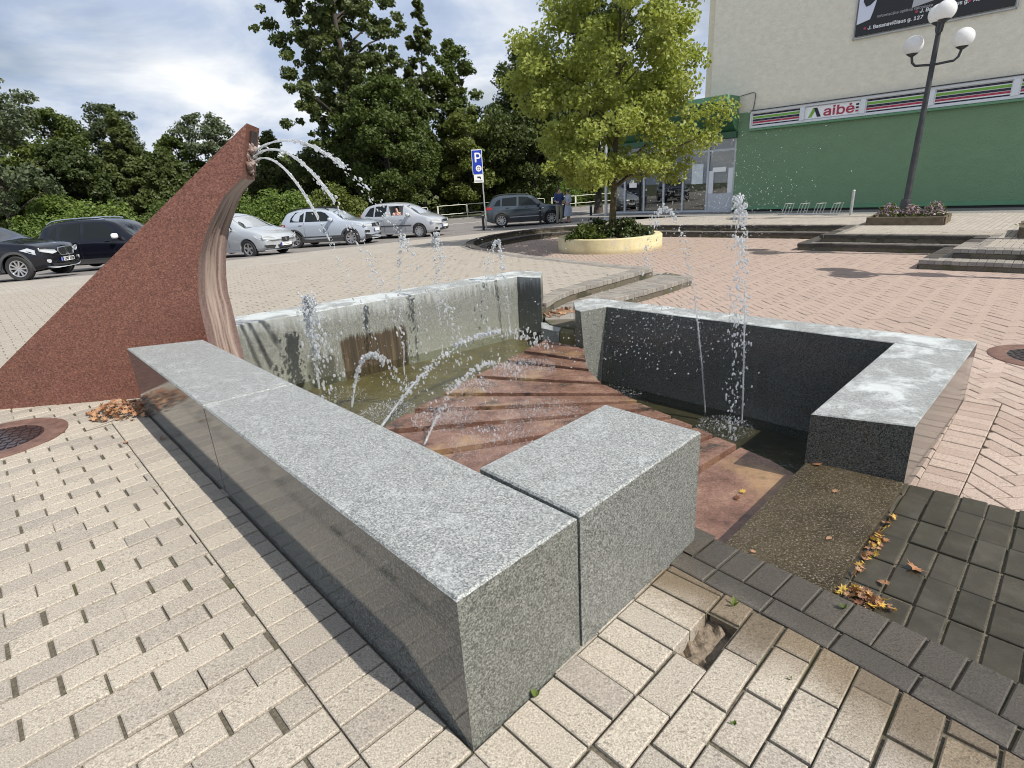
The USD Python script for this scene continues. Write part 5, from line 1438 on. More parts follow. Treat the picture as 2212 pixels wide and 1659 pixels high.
# dark slate crossover on the road
seams, sill_top, open_index = (1.32, 2.34), 0.44, -1
c = suv(M['paint_slate'], 4.38, 1.84, 1.60, 0.345, 2.64, 0.90)
make_car('slate grey crossover with bright alloy wheels standing on the road behind the parking sign', (-0.90, 31.0, -0.65), 3, c,
         [[(0.45, 1.08), (0.80, 1.07), (0.84, 1.40), (0.66, 1.34)], [(0.90, 1.07), (1.66, 1.04), (1.70, 1.48), (0.94, 1.44)], [(1.76, 1.04), (2.80, 1.02), (2.50, 1.30), (2.28, 1.45), (1.80, 1.49)]],
         [(3.20, -0.68), (3.20, 0.68), (2.58, 0.54), (2.58, -0.54)], None,
         [('headlight', 'f', hl, 'lens'), ('headlight', 'f', mirror_poly(hl), 'lens'), ('tail_light', 's-', [(0.03, 0.90), (0.34, 0.92), (0.36, 1.02), (0.05, 1.04)], 'red_lens'), ('tail_light', 'r', [(-0.84, 0.88), (-0.50, 0.90), (-0.50, 1.0), (-0.84, 1.02)], 'red_lens'), ('tail_light', 'r', [(0.50, 0.90), (0.84, 0.88), (0.84, 1.02), (0.50, 1.0)], 'red_lens'), ('side_strip', 's-', [(1.25, 0.47), (3.0, 0.47), (3.0, 0.51), (1.25, 0.51)], 'grey_frame')],
         [([(-0.4, 0.55), (0.4, 0.55), (0.4, 0.76), (-0.4, 0.76)], 'trim', True)], (0.0, 0.45), [], sill=[(1.15, 0.22), (3.1, 0.22), (3.1, 0.44), (1.15, 0.44)], arch=True, handles=(1.18, 2.18), handle_z=0.97, mirror=(2.82, 1.09, M['paint_slate']), rails=(0.5, 2.35, M['black_paint']), spokes=5, group='cars parked beside the square')
# ------------------------------------------------------------------ the shop building
def wbox(mb, s0, s1, o0, o1, z0, z1):
    """A box on the wall plane: s along the wall, o out of it, z up."""
    q = [wp(s, o) for s, o in ((s0, o0), (s1, o0), (s1, o1), (s0, o1))]
    P = Polygon([(x, y) for x, y, _ in q]); return prism(P, z0, z1, mb)


def wpoly(mb, poly, o0, o1):
    """A flat shape on the wall: poly in (s, z), from o0 to o1 out of the wall."""
    P = Polygon(poly) if not hasattr(poly, 'geom_type') else poly
    for q in polys(P):
        m = trimesh.creation.extrude_polygon(q, o1 - o0, engine='earcut'); v = np.array(m.vertices)
        x = WALL0[0] + WD[0] * v[:, 0] + WN[0] * (o0 + v[:, 2]); y = WALL0[1] + WD[1] * v[:, 0] + WN[1] * (o0 + v[:, 2])
        mb.add(np.c_[x, y, v[:, 1]], m.faces)
    return mb


def wtext(txt, s, z, h, o, slope=0.0, bold=False, sx=1.0):
    m = meshkit.text_mesh(txt, h, 0.006, bold); v = np.array(m.vertices); mb = MB()
    S = s + v[:, 0] * sx; Z = z + v[:, 1] + v[:, 0] * slope
    return mb.add(np.c_[WALL0[0] + WD[0] * S + WN[0] * (o + v[:, 2]), WALL0[1] + WD[1] * S + WN[1] * (o + v[:, 2]), Z], m.faces)


bd = thing('shop_building', 'large cream and green plastered shop building with striped sign band and blank green wall', 'building')
part('upper_wall', wbox(MB(), -1.09, 18, -14, 0.0, 2.72, 11.5), M['cream'], bd)
part('corner_strip', wbox(MB(), -1.42, -1.093, -14, -0.25, 2.72, 11.5), M['cream_side'], bd)
part('lower_wall', wbox(MB(), 0.0, 18, -0.45, 0.05, 0.16, 2.70), M['green_wall'], bd)
mb = wbox(MB(), 0.0, 0.42, 0.003, 0.05, 2.703, 3.26); part('wall_panel', mb, M['green_wall'], bd)
part('base_ledge', wbox(MB(), 0.0, 18, 0.053, 0.11, 0.07, 0.18), M['green_trim'], bd)
part('base_plinth', wbox(MB(), 0.0, 18, 0.0, 0.06, 0.0, 0.068), M['black_paint'], bd)
part('sign_ledge', wbox(MB(), 0.42, 18, 0.053, 0.13, 2.66, 2.72), M['green_trim'], bd)
fr = part('sign_frame', wbox(wbox(MB(), 0.42, 18, 0.005, 0.09, 2.735, 2.80), 0.42, 18, 0.005, 0.09, 3.20, 3.27), M['white_frame'], bd)
part('frame_top', wbox(MB(), 0.42, 18, 0.0, 0.12, 3.275, 3.30), M['grey_trim'], fr)
bays = [(0.47, 2.02, 's'), (2.15, 3.73, 'l'), (3.86, 5.40, 's'), (5.55, 7.22, 's'), (7.36, 9.0, 's'), (9.14, 10.8, 's'), (10.94, 12.6, 's')]
edges = [0.42] + [x for a, b, _ in bays for x in (a, b)] + [12.75]
for k in range(0, len(edges), 2): part('frame_post', wbox(MB(), edges[k], edges[k + 1], 0.006, 0.105, 2.802, 3.198), M['white_frame'], fr)
zb0, zb1 = 2.80, 3.20; hh = zb1 - zb0
for a, b, kind in bays:
    pn = part('sign_panel', wbox(MB(), a + 0.001, b - 0.001, 0.0, 0.045, zb0 + 0.002, zb1 - 0.002), M['sign_white'], bd)
    if kind == 's':
        for c_, y0, y1 in (('sign_black', 0.80, 0.94), ('sign_green', 0.57, 0.74), ('sign_black', 0.375, 0.535), ('sign_red', 0.21, 0.345), ('sign_black', 0.04, 0.13)):
            part('sign_stripe', wpoly(MB(), [(a + 0.03, zb0 + hh * y0), (b - 0.03, zb0 + hh * y0), (b - 0.03, zb0 + hh * y1), (a + 0.03, zb0 + hh * y1)], 0.046, 0.050), M[c_], pn)
    else:
        part('logo_mark', wpoly(MB(), [(2.26, 2.86), (2.36, 2.86), (2.50, 3.13), (2.39, 3.13)], 0.046, 0.051), M['sign_green'], pn)
        part('logo_mark', wpoly(MB(), [(2.41, 3.13), (2.51, 3.13), (2.64, 2.86), (2.53, 2.86)], 0.0465, 0.0515), M['sign_black'], pn)
        part('logo_lettering', wtext('aib\u0117', 2.69, 2.875, 0.255, 0.046, 0.0, True, 1.26), M['sign_red'], pn)
        for k, c_ in enumerate(('sign_red', 'sign_black', 'sign_black')): part('sign_stripe', wpoly(MB(), [(3.60, 2.88 + 0.09 * k), (3.68, 2.88 + 0.09 * k), (3.68, 2.93 + 0.09 * k), (3.60, 2.93 + 0.09 * k)], 0.046, 0.050), M[c_], pn)
        part('panel_rim', wpoly(wpoly(MB(), [(2.17, 2.81), (3.71, 2.81), (3.71, 2.825), (2.17, 2.825)], 0.046, 0.06), [(2.17, 3.175), (3.71, 3.175), (3.71, 3.19), (2.17, 3.19)], 0.046, 0.06), M['grey_frame'], pn)
# cable on the plaster
cb = [wp(0.0, 0.03, 3.80), wp(0.12, 0.03, 3.82), wp(0.45, 0.03, 3.86), wp(0.52, 0.03, 3.80), wp(0.50, 0.03, 3.5), wp(0.46, 0.03, 3.28)]
part('cable', MB().tube(cb, 0.012, 6), M['grey_trim'], bd, smooth=True)
# the glazed entrance with its green canopy
cn = part('canopy', MB().mesh() if False else wpoly(MB(), [(-5.2, 3.62), (0.0, 3.62), (0.0, 3.80), (-5.2, 3.80)], 0.06, 1.05), M['green_trim'], bd)
for s0 in (-5.2, -0.06):
    mbs = MB()
    pr = [wp(s0, 0.06, 3.615), wp(s0, 1.05, 3.615), wp(s0, 0.06, 2.70)]; pr2 = [wp(s0 + 0.06, 0.06, 3.615), wp(s0 + 0.06, 1.05, 3.615), wp(s0 + 0.06, 0.06, 2.70)]
    mbs.add(np.array(pr + pr2), np.array([[0, 1, 2], [3, 5, 4], [0, 3, 4], [0, 4, 1], [1, 4, 5], [1, 5, 2], [2, 5, 3], [2, 3, 0]]))
    part('canopy_side', mbs, M['green_trim'], bd)
pr = [wp(-5.14, 0.07, 2.70), wp(-0.06, 0.07, 2.70), wp(-0.06, 1.0, 3.60), wp(-5.14, 1.0, 3.60)]
part('canopy_soffit', MB().add(np.array(pr + [tuple(np.array(x) + [0, 0, 0.03]) for x in pr]), np.array([[0, 1, 2, 3], [4, 7, 6, 5], [0, 4, 5, 1], [1, 5, 6, 2], [2, 6, 7, 3], [3, 7, 4, 0]])), M['green_dark'], bd)
part('canopy_beam', wbox(MB(), -5.2, 0.02, 0.06, 0.20, 2.50, 2.70), M['green_dark'], bd)
part('entrance_roof', wbox(MB(), -5.2, -1.10, -4.0, 0.05, 2.72, 3.9), M['cream_side'], bd)
st = thing('shop_entrance', 'glazed shop entrance with grey frames under the green canopy', 'shop front')
xs = [-5.1, -4.6, -3.70, -2.82, -2.0, -1.02, -0.03]
for k, x in enumerate(xs): part('frame_post', wbox(MB(), x - 0.035, x + 0.035, -0.06, 0.03, 0.02, 2.48), M['grey_frame'], st)
for z0, z1 in ((0.0, 0.07), (2.10, 2.17), (2.44, 2.49)): part('frame_rail', wbox(MB(), -5.13, 0.0, -0.052, 0.026, z0, z1), M['grey_frame'], st)
for a, b in zip(xs[:-1], xs[1:]):
    last = b > -0.1; z0 = 0.66 if last else 0.072
    part('window_pane', wbox(MB(), a + 0.037, b - 0.037, -0.03, -0.018, z0, 2.098), M['shop_glass'], st)
    part('window_pane', wbox(MB(), a + 0.037, b - 0.037, -0.03, -0.018, 2.172, 2.438), M['shop_glass'], st)
part('door_panel', wbox(MB(), -0.98, -0.07, -0.04, 0.01, 0.074, 0.655), M['grey_frame'], st)
part('door_side_panel', wbox(MB(), -0.98, -0.80, -0.016, 0.008, 0.66, 1.45), M['white_frame'], st)
part('door_side_panel', wbox(MB(), -0.25, -0.07, -0.016, 0.008, 0.66, 1.52), M['white_frame'], st)
part('door_sign', wbox(MB(), -0.84, -0.34, -0.014, 0.012, 1.40, 1.56), M['plate_white'], st)
part('poster', wbox(MB(), -1.66, -1.22, -0.016, -0.01, 1.02, 1.72), M['poster'], st)
part('poster', wbox(MB(), -4.4, -4.05, -0.016, -0.01, 1.0, 1.3), M['paper'], st)
rm = MB(); wbox(rm, -5.1, 0.0, -3.9, -3.8, 0, 2.7); wbox(rm, -5.19, -5.1, -3.9, -0.1, 0, 2.7); wbox(rm, -0.005, 0.09, -3.9, -0.5, 0, 2.69); wbox(rm, -5.1, 0.0, -3.8, -0.1, -0.05, -0.003); wbox(rm, -5.1, 0, -3.8, -0.1, 2.55, 2.6)
part('interior', rm, M['room'], st)
fm_ = MB()
for s0, w, h, o in ((-4.4, 1.2, 0.9, -1.6), (-2.7, 1.4, 0.75, -1.3), (-1.5, 1.1, 1.4, -2.2), (-0.7, 0.6, 1.0, -1.5)): wbox(fm_, s0, s0 + w, o - 0.5, o, 0, h)
part('shelving', fm_, M['room_dark'], st)

# the poster board high on the wall
bb = thing('billboard', 'black advertising board on the cream wall with white street addresses and a pale portrait', 'billboard')
part('board', wbox(MB(), 3.32, 6.90, 0.01, 0.06, 4.92, 7.6), M['board_black'], bb)
for s0, s1, z0, z1 in ((3.26, 6.96, 4.85, 4.88), (3.26, 3.29, 4.85, 7.6), (6.93, 6.96, 4.85, 7.6)): part('board_frame', wbox(MB(), s0, s1, 0.01, 0.05, z0, z1), M['steel'], bb)
lc = MB()
for k in range(30): lc.tube([wp(3.32 + k * 0.12, 0.05, 4.925), wp(3.38 + k * 0.12, 0.045, 4.865), wp(3.44 + k * 0.12, 0.05, 4.925)], 0.005, 5)
part('lacing', lc, M['steel'], bb, kind='stuff')
part('portrait_collar', wpoly(MB(), [(3.33, 5.22), (3.66, 5.30), (3.72, 5.5), (3.80, 5.9), (3.86, 6.4), (3.33, 6.4)], 0.062, 0.066), M['board_lilac'], bb)
part('portrait_shape', wpoly(MB(), [(3.52, 5.64), (3.62, 5.66), (3.76, 5.78), (3.80, 5.95), (3.80, 6.3), (3.44, 6.3), (3.44, 5.78)], 0.068, 0.072), M['board_black'], bb)
part('portrait_card', wpoly(MB(), [(4.66, 5.36), (5.20, 5.44), (5.5, 5.5), (5.5, 6.2), (4.74, 6.2)], 0.062, 0.066), M['board_grey'], bb)
for txt, s, z, h in (('J. Basanavi\u010diaus g. 127', 3.63, 5.045, 0.085), ('J. Basanavi\u010diaus g.', 4.86, 5.20, 0.085), ('Au\u0161ros g.', 6.02, 5.20, 0.085)):
    part('lettering', wtext(txt, s, z, h, 0.062, 0.0, True, 1.02), M['plate_white'], bb)
    part('address_dot', wpoly(MB(), ngon(s - 0.07, z + 0.045, 0.035, 0.035), 0.062, 0.067), M['sign_red'], bb)
part('lettering', wtext('informacijos optikos salonuose', 3.84, 5.30, 0.065, 0.062), M['board_grey'], bb)

# ------------------------------------------------------------------ street lamps in their flower beds
lside = np.array([14.948, -10.574]) / 18.31; lview = np.array([10.574, 14.948]) / 18.31


def lamp(label, loc, a0):
    t = thing('street_lamp', label, 'street lamp', loc, 0)
    lean = np.array([0.10, -0.07]) * 0.5
    part('post_base', MB().revolve([(0, 0), (0.125, 0), (0.125, 0.34), (0.105, 0.42), (0, 0.42)], 20), M['lamp_metal'], t, smooth=30)
    hs = np.linspace(0.3, 4.42, 16); pts = np.c_[lean[0] * hs / 4.4, lean[1] * hs / 4.4, hs]
    part('post', MB().tube(pts, np.interp(hs, [0.3, 2.0, 2.05, 4.4], [0.078, 0.072, 0.062, 0.055]), 14), M['lamp_metal'], t, smooth=40)
    top = np.array([lean[0], lean[1], 0])
    for k, (ang, zc, rad) in enumerate(((a0, 3.98, 0.50), (a0 + math.pi, 3.98, 0.46), (a0 + math.pi / 2 + 0.2, 4.62, 0.30), (a0 - math.pi / 2 + 0.2, 4.56, 0.30))):
        d_ = np.array([math.cos(ang), math.sin(ang), 0]); zs = zc - 0.48 if k < 2 else zc - 0.42
        e = top + d_ * rad; pts = [top + [0, 0, zs], top + d_ * rad * 0.78 + [0, 0, zs + 0.03], top + d_ * rad * 0.93 + [0, 0, zs + 0.10], e + [0, 0, zc - 0.235]]
        arm = part('arm', MB().tube(pts, 0.028, 8), M['lamp_metal'], t, smooth=40)
        part('lamp_cup', MB().revolve([(0, -0.24), (0.04, -0.24), (0.12, -0.185), (0.125, -0.165), (0, -0.165)], 18, e + [0, 0, zc]), M['lamp_metal'], arm, smooth=30)
        gl = trimesh.creation.icosphere(3, 0.215); v = np.array(gl.vertices); v[:, 2] = np.maximum(v[:, 2], -0.178)
        part('globe', MB().add(v + e + [0, 0, zc], gl.faces), M['opal'], t, smooth=True)
    return t


def flowerbed(label, c, a, L, W, z):
    a = np.array(a); b = np.array([-a[1], a[0]])
    t = thing('flower_planter', label, 'planter'); c = np.array(c)
    for (o, l, d_) in ((b * W / 2, L, a), (-b * W / 2, L, a), (a * L / 2, W - 0.13, b), (-a * L / 2, W - 0.13, b)):
        part('kerb_stone', prism(Polygon(rect(c + o, d_, l, 0.06)), z - 0.05, z + 0.17), M['wood_dark'], t)
    part('soil', prism(Polygon(rect(c, a, L - 0.08, W - 0.08)), z, z + 0.10), M['bed_soil'], t)
    fl, lf = MB(), MB(); rr = np.random.default_rng(int(abs(c[0]) * 100))
    for cx, rad, h in ((-0.30, 0.26, 0.34), (0.03, 0.22, 0.30), (0.34, 0.24, 0.36)):
        for k in range(520):
            p2 = rr.normal(0, 0.5, 2) * rad; q = c + a * (cx * L / 1.05 + p2[0]) + b * (p2[1] * W * 1.0)
            hh_ = 0.12 + h * max(0.15, 1 - (np.hypot(*p2) / rad / 1.3) ** 2) * rr.uniform(0.3, 1.0)
            mbx = fl if (rr.random() < 0.52 and hh_ > 0.2) else lf
            n_ = rr.normal(0, 0.6, 3) + [0, 0, 0.9]; n_ /= np.linalg.norm(n_); u = np.cross(n_, rr.normal(0, 1, 3)); u /= np.linalg.norm(u); w = np.cross(n_, u); s = rr.uniform(0.018, 0.034)
            o = np.r_[q, z + hh_]; mbx.add([o - u * s, o - w * s * 0.7, o + u * s, o + w * s * 0.7], [[0, 1, 2], [0, 2, 3]])
    part('leaves', lf, M['leaf_mid'], t, kind='stuff'); part('flowers', fl, M['petal'], t, kind='stuff')
    return t


la = math.atan2(lside[1], lside[0])
lamp('dark street lamp with four white globes rising from the lilac flower bed', (10.574, 14.948, 0.0), la)
fa = np.array([9.15 - 8.13, 11.86 - 12.81]); fa = fa / np.linalg.norm(fa)
pc0 = np.array([8.64, 12.335]) + np.array([-fa[1], fa[0]]) * 0.72
flowerbed('low timber edged bed of lilac flowers around the foot of the street lamp', (9.35, 13.05), fa, 1.42, 1.2, 0.0)
flowerbed('planter of flowers at the right edge of the picture beside the steps', (9.75, 9.45), fa, 1.5, 1.5, 0.0)
lamp('street lamp in the flower planter at the right edge of the picture', (9.0, 9.05, 0.0), la + 0.2)
lamp('street lamp standing right of the picture, its globes casting shadows near the basin', (8.75, 6.15, ZR), la + 0.1)

# ------------------------------------------------------------------ bicycle rack, bollards, sign, railings
t = thing('bicycle_rack', 'low galvanised bicycle rack standing against the foot of the green wall', 'bicycle rack')
r0, r1 = np.array([8.90, 18.00]), np.array([9.85, 16.40]); ra = (r1 - r0) / np.linalg.norm(r1 - r0); rb = np.array([ra[1], -ra[0]])
part('base_bar', MB().tube([(*r0, 0.03), (*r1, 0.03)], 0.014, 6), M['steel'], t); q0, q1 = r0 + rb * 0.32, r1 + rb * 0.32
part('base_bar', MB().tube([(*q0, 0.03), (*q1, 0.03)], 0.014, 6), M['steel'], t)
for k in range(4):
    for e in (0.0, 0.09):
        c = r0 + ra * (0.12 + k * 0.5 + e); d_ = c + rb * 0.32
        part('hoop', MB().tube([(*c, 0.03), (*(c + ra * 0.09), 0.34), (*(d_ + ra * 0.09), 0.34), (*d_, 0.03)], 0.010, 6), M['steel'], t)
t = thing('steel_post', 'short grey steel post at the end of the bicycle rack', 'post', (9.95, 16.25, 0))
part('post', MB().tube([(0, 0, 0), (0, 0, 0.66)], 0.038, 12), M['steel'], t); part('cap', MB().revolve([(0, 0.685), (0.03, 0.68), (0.042, 0.66), (0, 0.66)], 12), M['steel'], t)


def bollard(label, loc):
    t = thing('bollard', label, 'bollard', loc, 0, 'black bollards along the car park')
    part('post', MB().revolve([(0, 0), (0.062, 0), (0.060, 0.82), (0, 0.82)], 16), M['black_paint'], t, smooth=30)
    part('band', MB().revolve([(0.058, 0.70), (0.064, 0.70), (0.064, 0.75), (0.058, 0.75)], 16), M['steel'], t)
    part('cap', MB().revolve([(0, 0.90), (0.04, 0.885), (0.058, 0.85), (0.06, 0.822), (0, 0.822)], 16), M['black_paint'], t, smooth=30)
    return t


b0 = bollard('black bollard standing right beside the parking sign post', (-0.95, 28.85, -0.65))
copy_of(b0, 'black bollard in front of the slate grey crossover', (2.02, 30.2, -0.63))
copy_of(b0, 'black bollard to the right of the two standing people', (4.75, 30.6, -0.58))
copy_of(b0, 'black bollard in front of the front wheel of the grey people carrier', (-4.05, 26.9, -0.63))
t = thing('parking_sign', 'blue parking sign on a thin grey post, white letter P and a small plate below', 'road sign', (-0.80, 28.6, -0.64), 0)
part('post', MB().tube([(0, 0, 0), (-0.03, 0, 2.3), (-0.045, 0, 3.72)], 0.034, 10), M['steel'], t, smooth=True)
sgn = MB().box((-0.22, -0.06, 3.18), (0.50, 0.02, 1.12), 0.0, 0.008); sp = part('sign_plate', sgn, M['plate_white'], t)
part('sign_face', MB().box((-0.22, -0.074, 3.18), (0.45, 0.008, 1.06), 0.0, 0.003), M['sign_blue'], sp)
def flat_text(txt, x, z, h, y, parent, mat, bold=True, name='lettering'):
    m = meshkit.text_mesh(txt, h, 0.004, bold); v = np.array(m.vertices); v = np.c_[v[:, 0] - v[:, 0].max() / 2 + x, -v[:, 2] + y, v[:, 1] + z]
    part(name, trimesh.Trimesh(v, m.faces[:, ::-1], process=False), mat, parent)
flat_text('P', -0.20, 3.19, 0.40, -0.080, sp, M['plate_white'])
part('disc', MB().add(*(lambda m: (np.c_[np.array(m.vertices)[:, 0] - 0.17, -np.array(m.vertices)[:, 2] - 0.079, np.array(m.vertices)[:, 1] + 2.90], m.faces))(trimesh.creation.cylinder(0.14, 0.004, sections=24))), M['plate_white'], sp)
cl = MB()
for a in (0.4, 1.4, 2.6, 4.0, 5.2): cl.box((-0.17 + 0.06 * math.cos(a), -0.083, 2.90 + 0.06 * math.sin(a)), (0.035, 0.003, 0.05))
part('disc_figure', cl, M['board_black'], sp)
pl = part('lower_plate', MB().box((-0.20, -0.065, 2.43), (0.46, 0.018, 0.36), 0, 0.006), M['plate_white'], t)
tr = MB().box((-0.19, -0.076, 2.50), (0.16, 0.004, 0.07)); tr.box((-0.12, -0.077, 2.46), (0.05, 0.004, 0.09)); part('plate_symbol', tr, M['board_black'], pl)
for z in (2.36, 2.32): part('plate_line', MB().box((-0.20, -0.076, z), (0.36, 0.003, 0.014)), M['board_black'], pl)


def railing(label, p, q, n):
    t = thing('railing', label, 'railing'); p, q = np.array(p, float), np.array(q, float); z = -0.60
    for k in range(n):
        a, b = p + (q - p) * k / n, p + (q - p) * (k + 1) / n; d_ = (b - a) / np.linalg.norm(b - a); a2, b2 = a + d_ * 0.06, b - d_ * 0.06
        part('frame', MB().tube([(*a2, z + 0.36), (*(a2), z + 0.85), (*(a2 + d_ * 0.08), z + 0.93), (*(b2 - d_ * 0.08), z + 0.93), (*b2, z + 0.85), (*b2, z + 0.38), (*(b2 - d_ * 0.05), z + 0.32), (*(a2 + d_ * 0.05), z + 0.32), (*a2, z + 0.37)], 0.026, 7), M['rail_paint'], t, smooth=True)
        part('post', MB().tube([(*a, z - 0.1), (*a, z + 0.96)], 0.038, 8), M['rail_paint'], t, smooth=30)
    return t


railing('pale tubular railing along the road, left stretch behind the silver cars', (-15.0, 37.2), (-5.2, 41.4), 5)
railing('pale tubular railing along the road behind the parking sign', (-4.6, 41.8), (3.6, 47.4), 4)
railing('pale tubular railing along the road to the right of the slate grey crossover', (4.2, 48.0), (13.0, 54.5), 4)
t = thing('grey_pole', 'slim grey metal pole behind the round planter tree', 'pole', (4.25, 23.4, -0.20))
part('post', MB().tube([(0, 0, 0), (0, 0, 3.4)], 0.06, 10), M['steel'], t, smooth=True); part('foot', MB().revolve([(0, 0.25), (0.09, 0.25), (0.1, 0), (0, 0)], 14), M['steel'], t)

# ------------------------------------------------------------------ round planter
t = thing('round_planter', 'low round planter with peeling ochre paint under the yellow green tree', 'planter', (2.66, 14.2, ZR))
pr = [(1.10, 0.05), (1.10, 0.30), (1.12, 0.335), (1.26, 0.335), (1.285, 0.31), (1.28, 0.02), (1.29, -0.04), (1.1, -0.04), (1.10, 0.05)]
m = MB().revolve(pr, 72).mesh(); v = np.array(m.vertices); v[:, :2] *= 1 + (meshkit.noise(v * 5)[:, None] - 0.5) * 0.02
part('ring_wall', trimesh.Trimesh(v, m.faces, process=False), M['ochre'], t, smooth=40)
part('soil', MB().revolve([(0, 0.32), (0.6, 0.30), (1.11, 0.25), (1.11, 0.1), (0, 0.1)], 40), M['bed_soil'], t)
# ------------------------------------------------------------------ trees and bushes
def leaves(cen, out, size, rng, up=0.5, fold=0.35):
    """Folded leaf blades: one small diamond per leaf."""
    n = len(cen); nm = rng.normal(0, 1, (n, 3)) * 0.75 + out * 0.55 + np.array([0, 0, up]); nm /= np.linalg.norm(nm, axis=1, keepdims=True)
    u = np.cross(nm, rng.normal(0, 1, (n, 3))); u /= np.linalg.norm(u, axis=1, keepdims=True) + 1e-9; w = np.cross(nm, u)
    s = (size * rng.uniform(0.6, 1.3, n))[:, None]
    v = np.stack([cen - u * s * 0.55, cen + w * s * 0.42 + nm * s * fold * 0.4 + u * s * 0.05, cen + u * s * 0.6, cen - w * s * 0.42 + nm * s * fold * 0.4 + u * s * 0.05], 1).reshape(-1, 3)
    f = (np.array([[0, 1, 2], [0, 2, 3]])[None] + (np.arange(n) * 4)[:, None, None]).reshape(-1, 3)
    # blades must not share vertices across leaves, so each stays its own island
    return v, f


def tree(name, label, base, top_z, crown_z, rx, n_clump, n_leaf, leaf_size, mat, seed, trunk_r=0.15, shape='oval', lean=(0, 0), bark='bark', clump=0.34, group=None, ragged=0.25, ry=None):
    rng = np.random.default_rng(seed); base = np.array(base, float); ry = ry or rx
    t = thing(name, label, 'tree', base, 0, group)
    H = top_z - base[2]; c0 = crown_z - base[2]; lean = np.array([lean[0], lean[1], 0.0])
    prof = {'oval': lambda h: np.sqrt(np.clip(1 - (2 * h - 0.86) ** 2 / 1.35, 0.02, 1)), 'cone': lambda h: np.clip(1.02 - h, 0.05, 1) ** 0.75 * np.clip(h * 6 + 0.35, 0, 1), 'column': lambda h: np.clip(1 - h ** 3, 0.08, 1) * np.clip(h * 4 + 0.4, 0, 1), 'wide': lambda h: np.clip(1 - (1.5 * h - 0.45) ** 2 * 0.8, 0.08, 1)}[shape]
    h = rng.uniform(0.0, 1.0, n_clump); a = rng.uniform(0, 2 * math.pi, n_clump); q = np.clip(rng.uniform(0.2, 1.0, n_clump) ** 0.55 + rng.normal(0, ragged * 0.35, n_clump), 0.05, 1.2)
    lob = 1 + ragged * np.sin(a * 3 + seed) * np.sin(h * 7 + seed * 2) + rng.normal(0, ragged * 0.3, n_clump)
    r = prof(h) * q * lob
    cc = np.stack([np.cos(a) * r * rx, np.sin(a) * r * ry, c0 + h * (H - c0)], -1) + lean * (c0 + h * (H - c0))[:, None] / H
    cr = clump * rx * rng.uniform(0.6, 1.25, n_clump) * (0.55 + 0.5 * prof(h))
    pick = rng.choice(n_clump, n_leaf, p=cr ** 2 / (cr ** 2).sum()); g_ = rng.normal(0, 1, (n_leaf, 3)); g_ /= np.linalg.norm(g_, axis=1, keepdims=True)
    rad = rng.uniform(0, 1, n_leaf) ** 0.45
    cen = cc[pick] + g_ * (rad * cr[pick])[:, None] * np.array([1.0, 1.0, 0.72])
    mid = np.array([0, 0, (c0 + H) / 2]); out = cen - mid; out /= np.linalg.norm(out, axis=1, keepdims=True)
    v, f = leaves(cen, (out * 0.4 + g_ * 0.6), leaf_size, rng)
    part('crown', trimesh.Trimesh(v, f, process=False), M[mat], t)
    tr = MB(); hs = np.linspace(0, min(H * 0.94, H - 0.3), 14)
    wob = np.cumsum(rng.normal(0, 0.015 * rx, (14, 2)), 0) * np.clip(hs / H * 2, 0, 1)[:, None]
    pts = np.c_[wob + (lean[:2] * (hs / H)[:, None]), hs]; rr = trunk_r * (1 - 0.88 * hs / hs[-1]) * (1 + 0.5 * np.exp(-hs / 0.25)); tr.tube(pts, rr, 10)
    part('trunk', tr, M[bark], t, smooth=60)
    lb = MB()
    for k in rng.choice(n_clump, min(n_clump, 34), replace=False):
        z0 = max(c0 * 0.85, cc[k, 2] - 0.55 * np.hypot(*cc[k, :2]) - 0.15); b = np.array([np.interp(z0, hs, pts[:, 0]), np.interp(z0, hs, pts[:, 1]), z0])
        m1 = b * 0.5 + cc[k] * 0.5 + [0, 0, 0.08 * rx]; w = float(np.interp(z0, hs, rr)) * 0.5
        lb.tube([b, m1, cc[k]], [w, w * 0.6, w * 0.22], 5)
    part('limbs', lb, M[bark], t)
    return t


def bush(label, base, rx, ry, h, n, size, mat, seed, group='bushes along the edge of the car park'):
    rng = np.random.default_rng(seed); t = thing('bush', label, 'bush', base, 0, group)
    k = 26; a = rng.uniform(0, 2 * math.pi, k); q = rng.uniform(0, 1, k) ** 0.6
    cc = np.stack([np.cos(a) * q * rx, np.sin(a) * q * ry, h * rng.uniform(0.15, 0.85, k) * np.sqrt(np.clip(1.05 - q ** 2, 0.1, 1))], -1); cr = rng.uniform(0.25, 0.42, k) * min(rx, h)
    pick = rng.integers(0, k, n); g_ = rng.normal(0, 1, (n, 3)); g_ /= np.linalg.norm(g_, axis=1, keepdims=True)
    cen = cc[pick] + g_ * (rng.uniform(0, 1, n) ** 0.4 * cr[pick])[:, None]; cen[:, 2] = np.abs(cen[:, 2])
    v, f = leaves(cen, g_, size, rng, 0.8); part('foliage', trimesh.Trimesh(v, f, process=False), M[mat], t, kind='stuff')
    st_ = MB()
    for i in range(6): st_.tube([(rng.normal(0, 0.1), rng.normal(0, 0.1), -0.05), tuple(cc[i])], [0.03, 0.01], 5)
    part('stems', st_, M['bark'], t, kind='stuff')
    return t


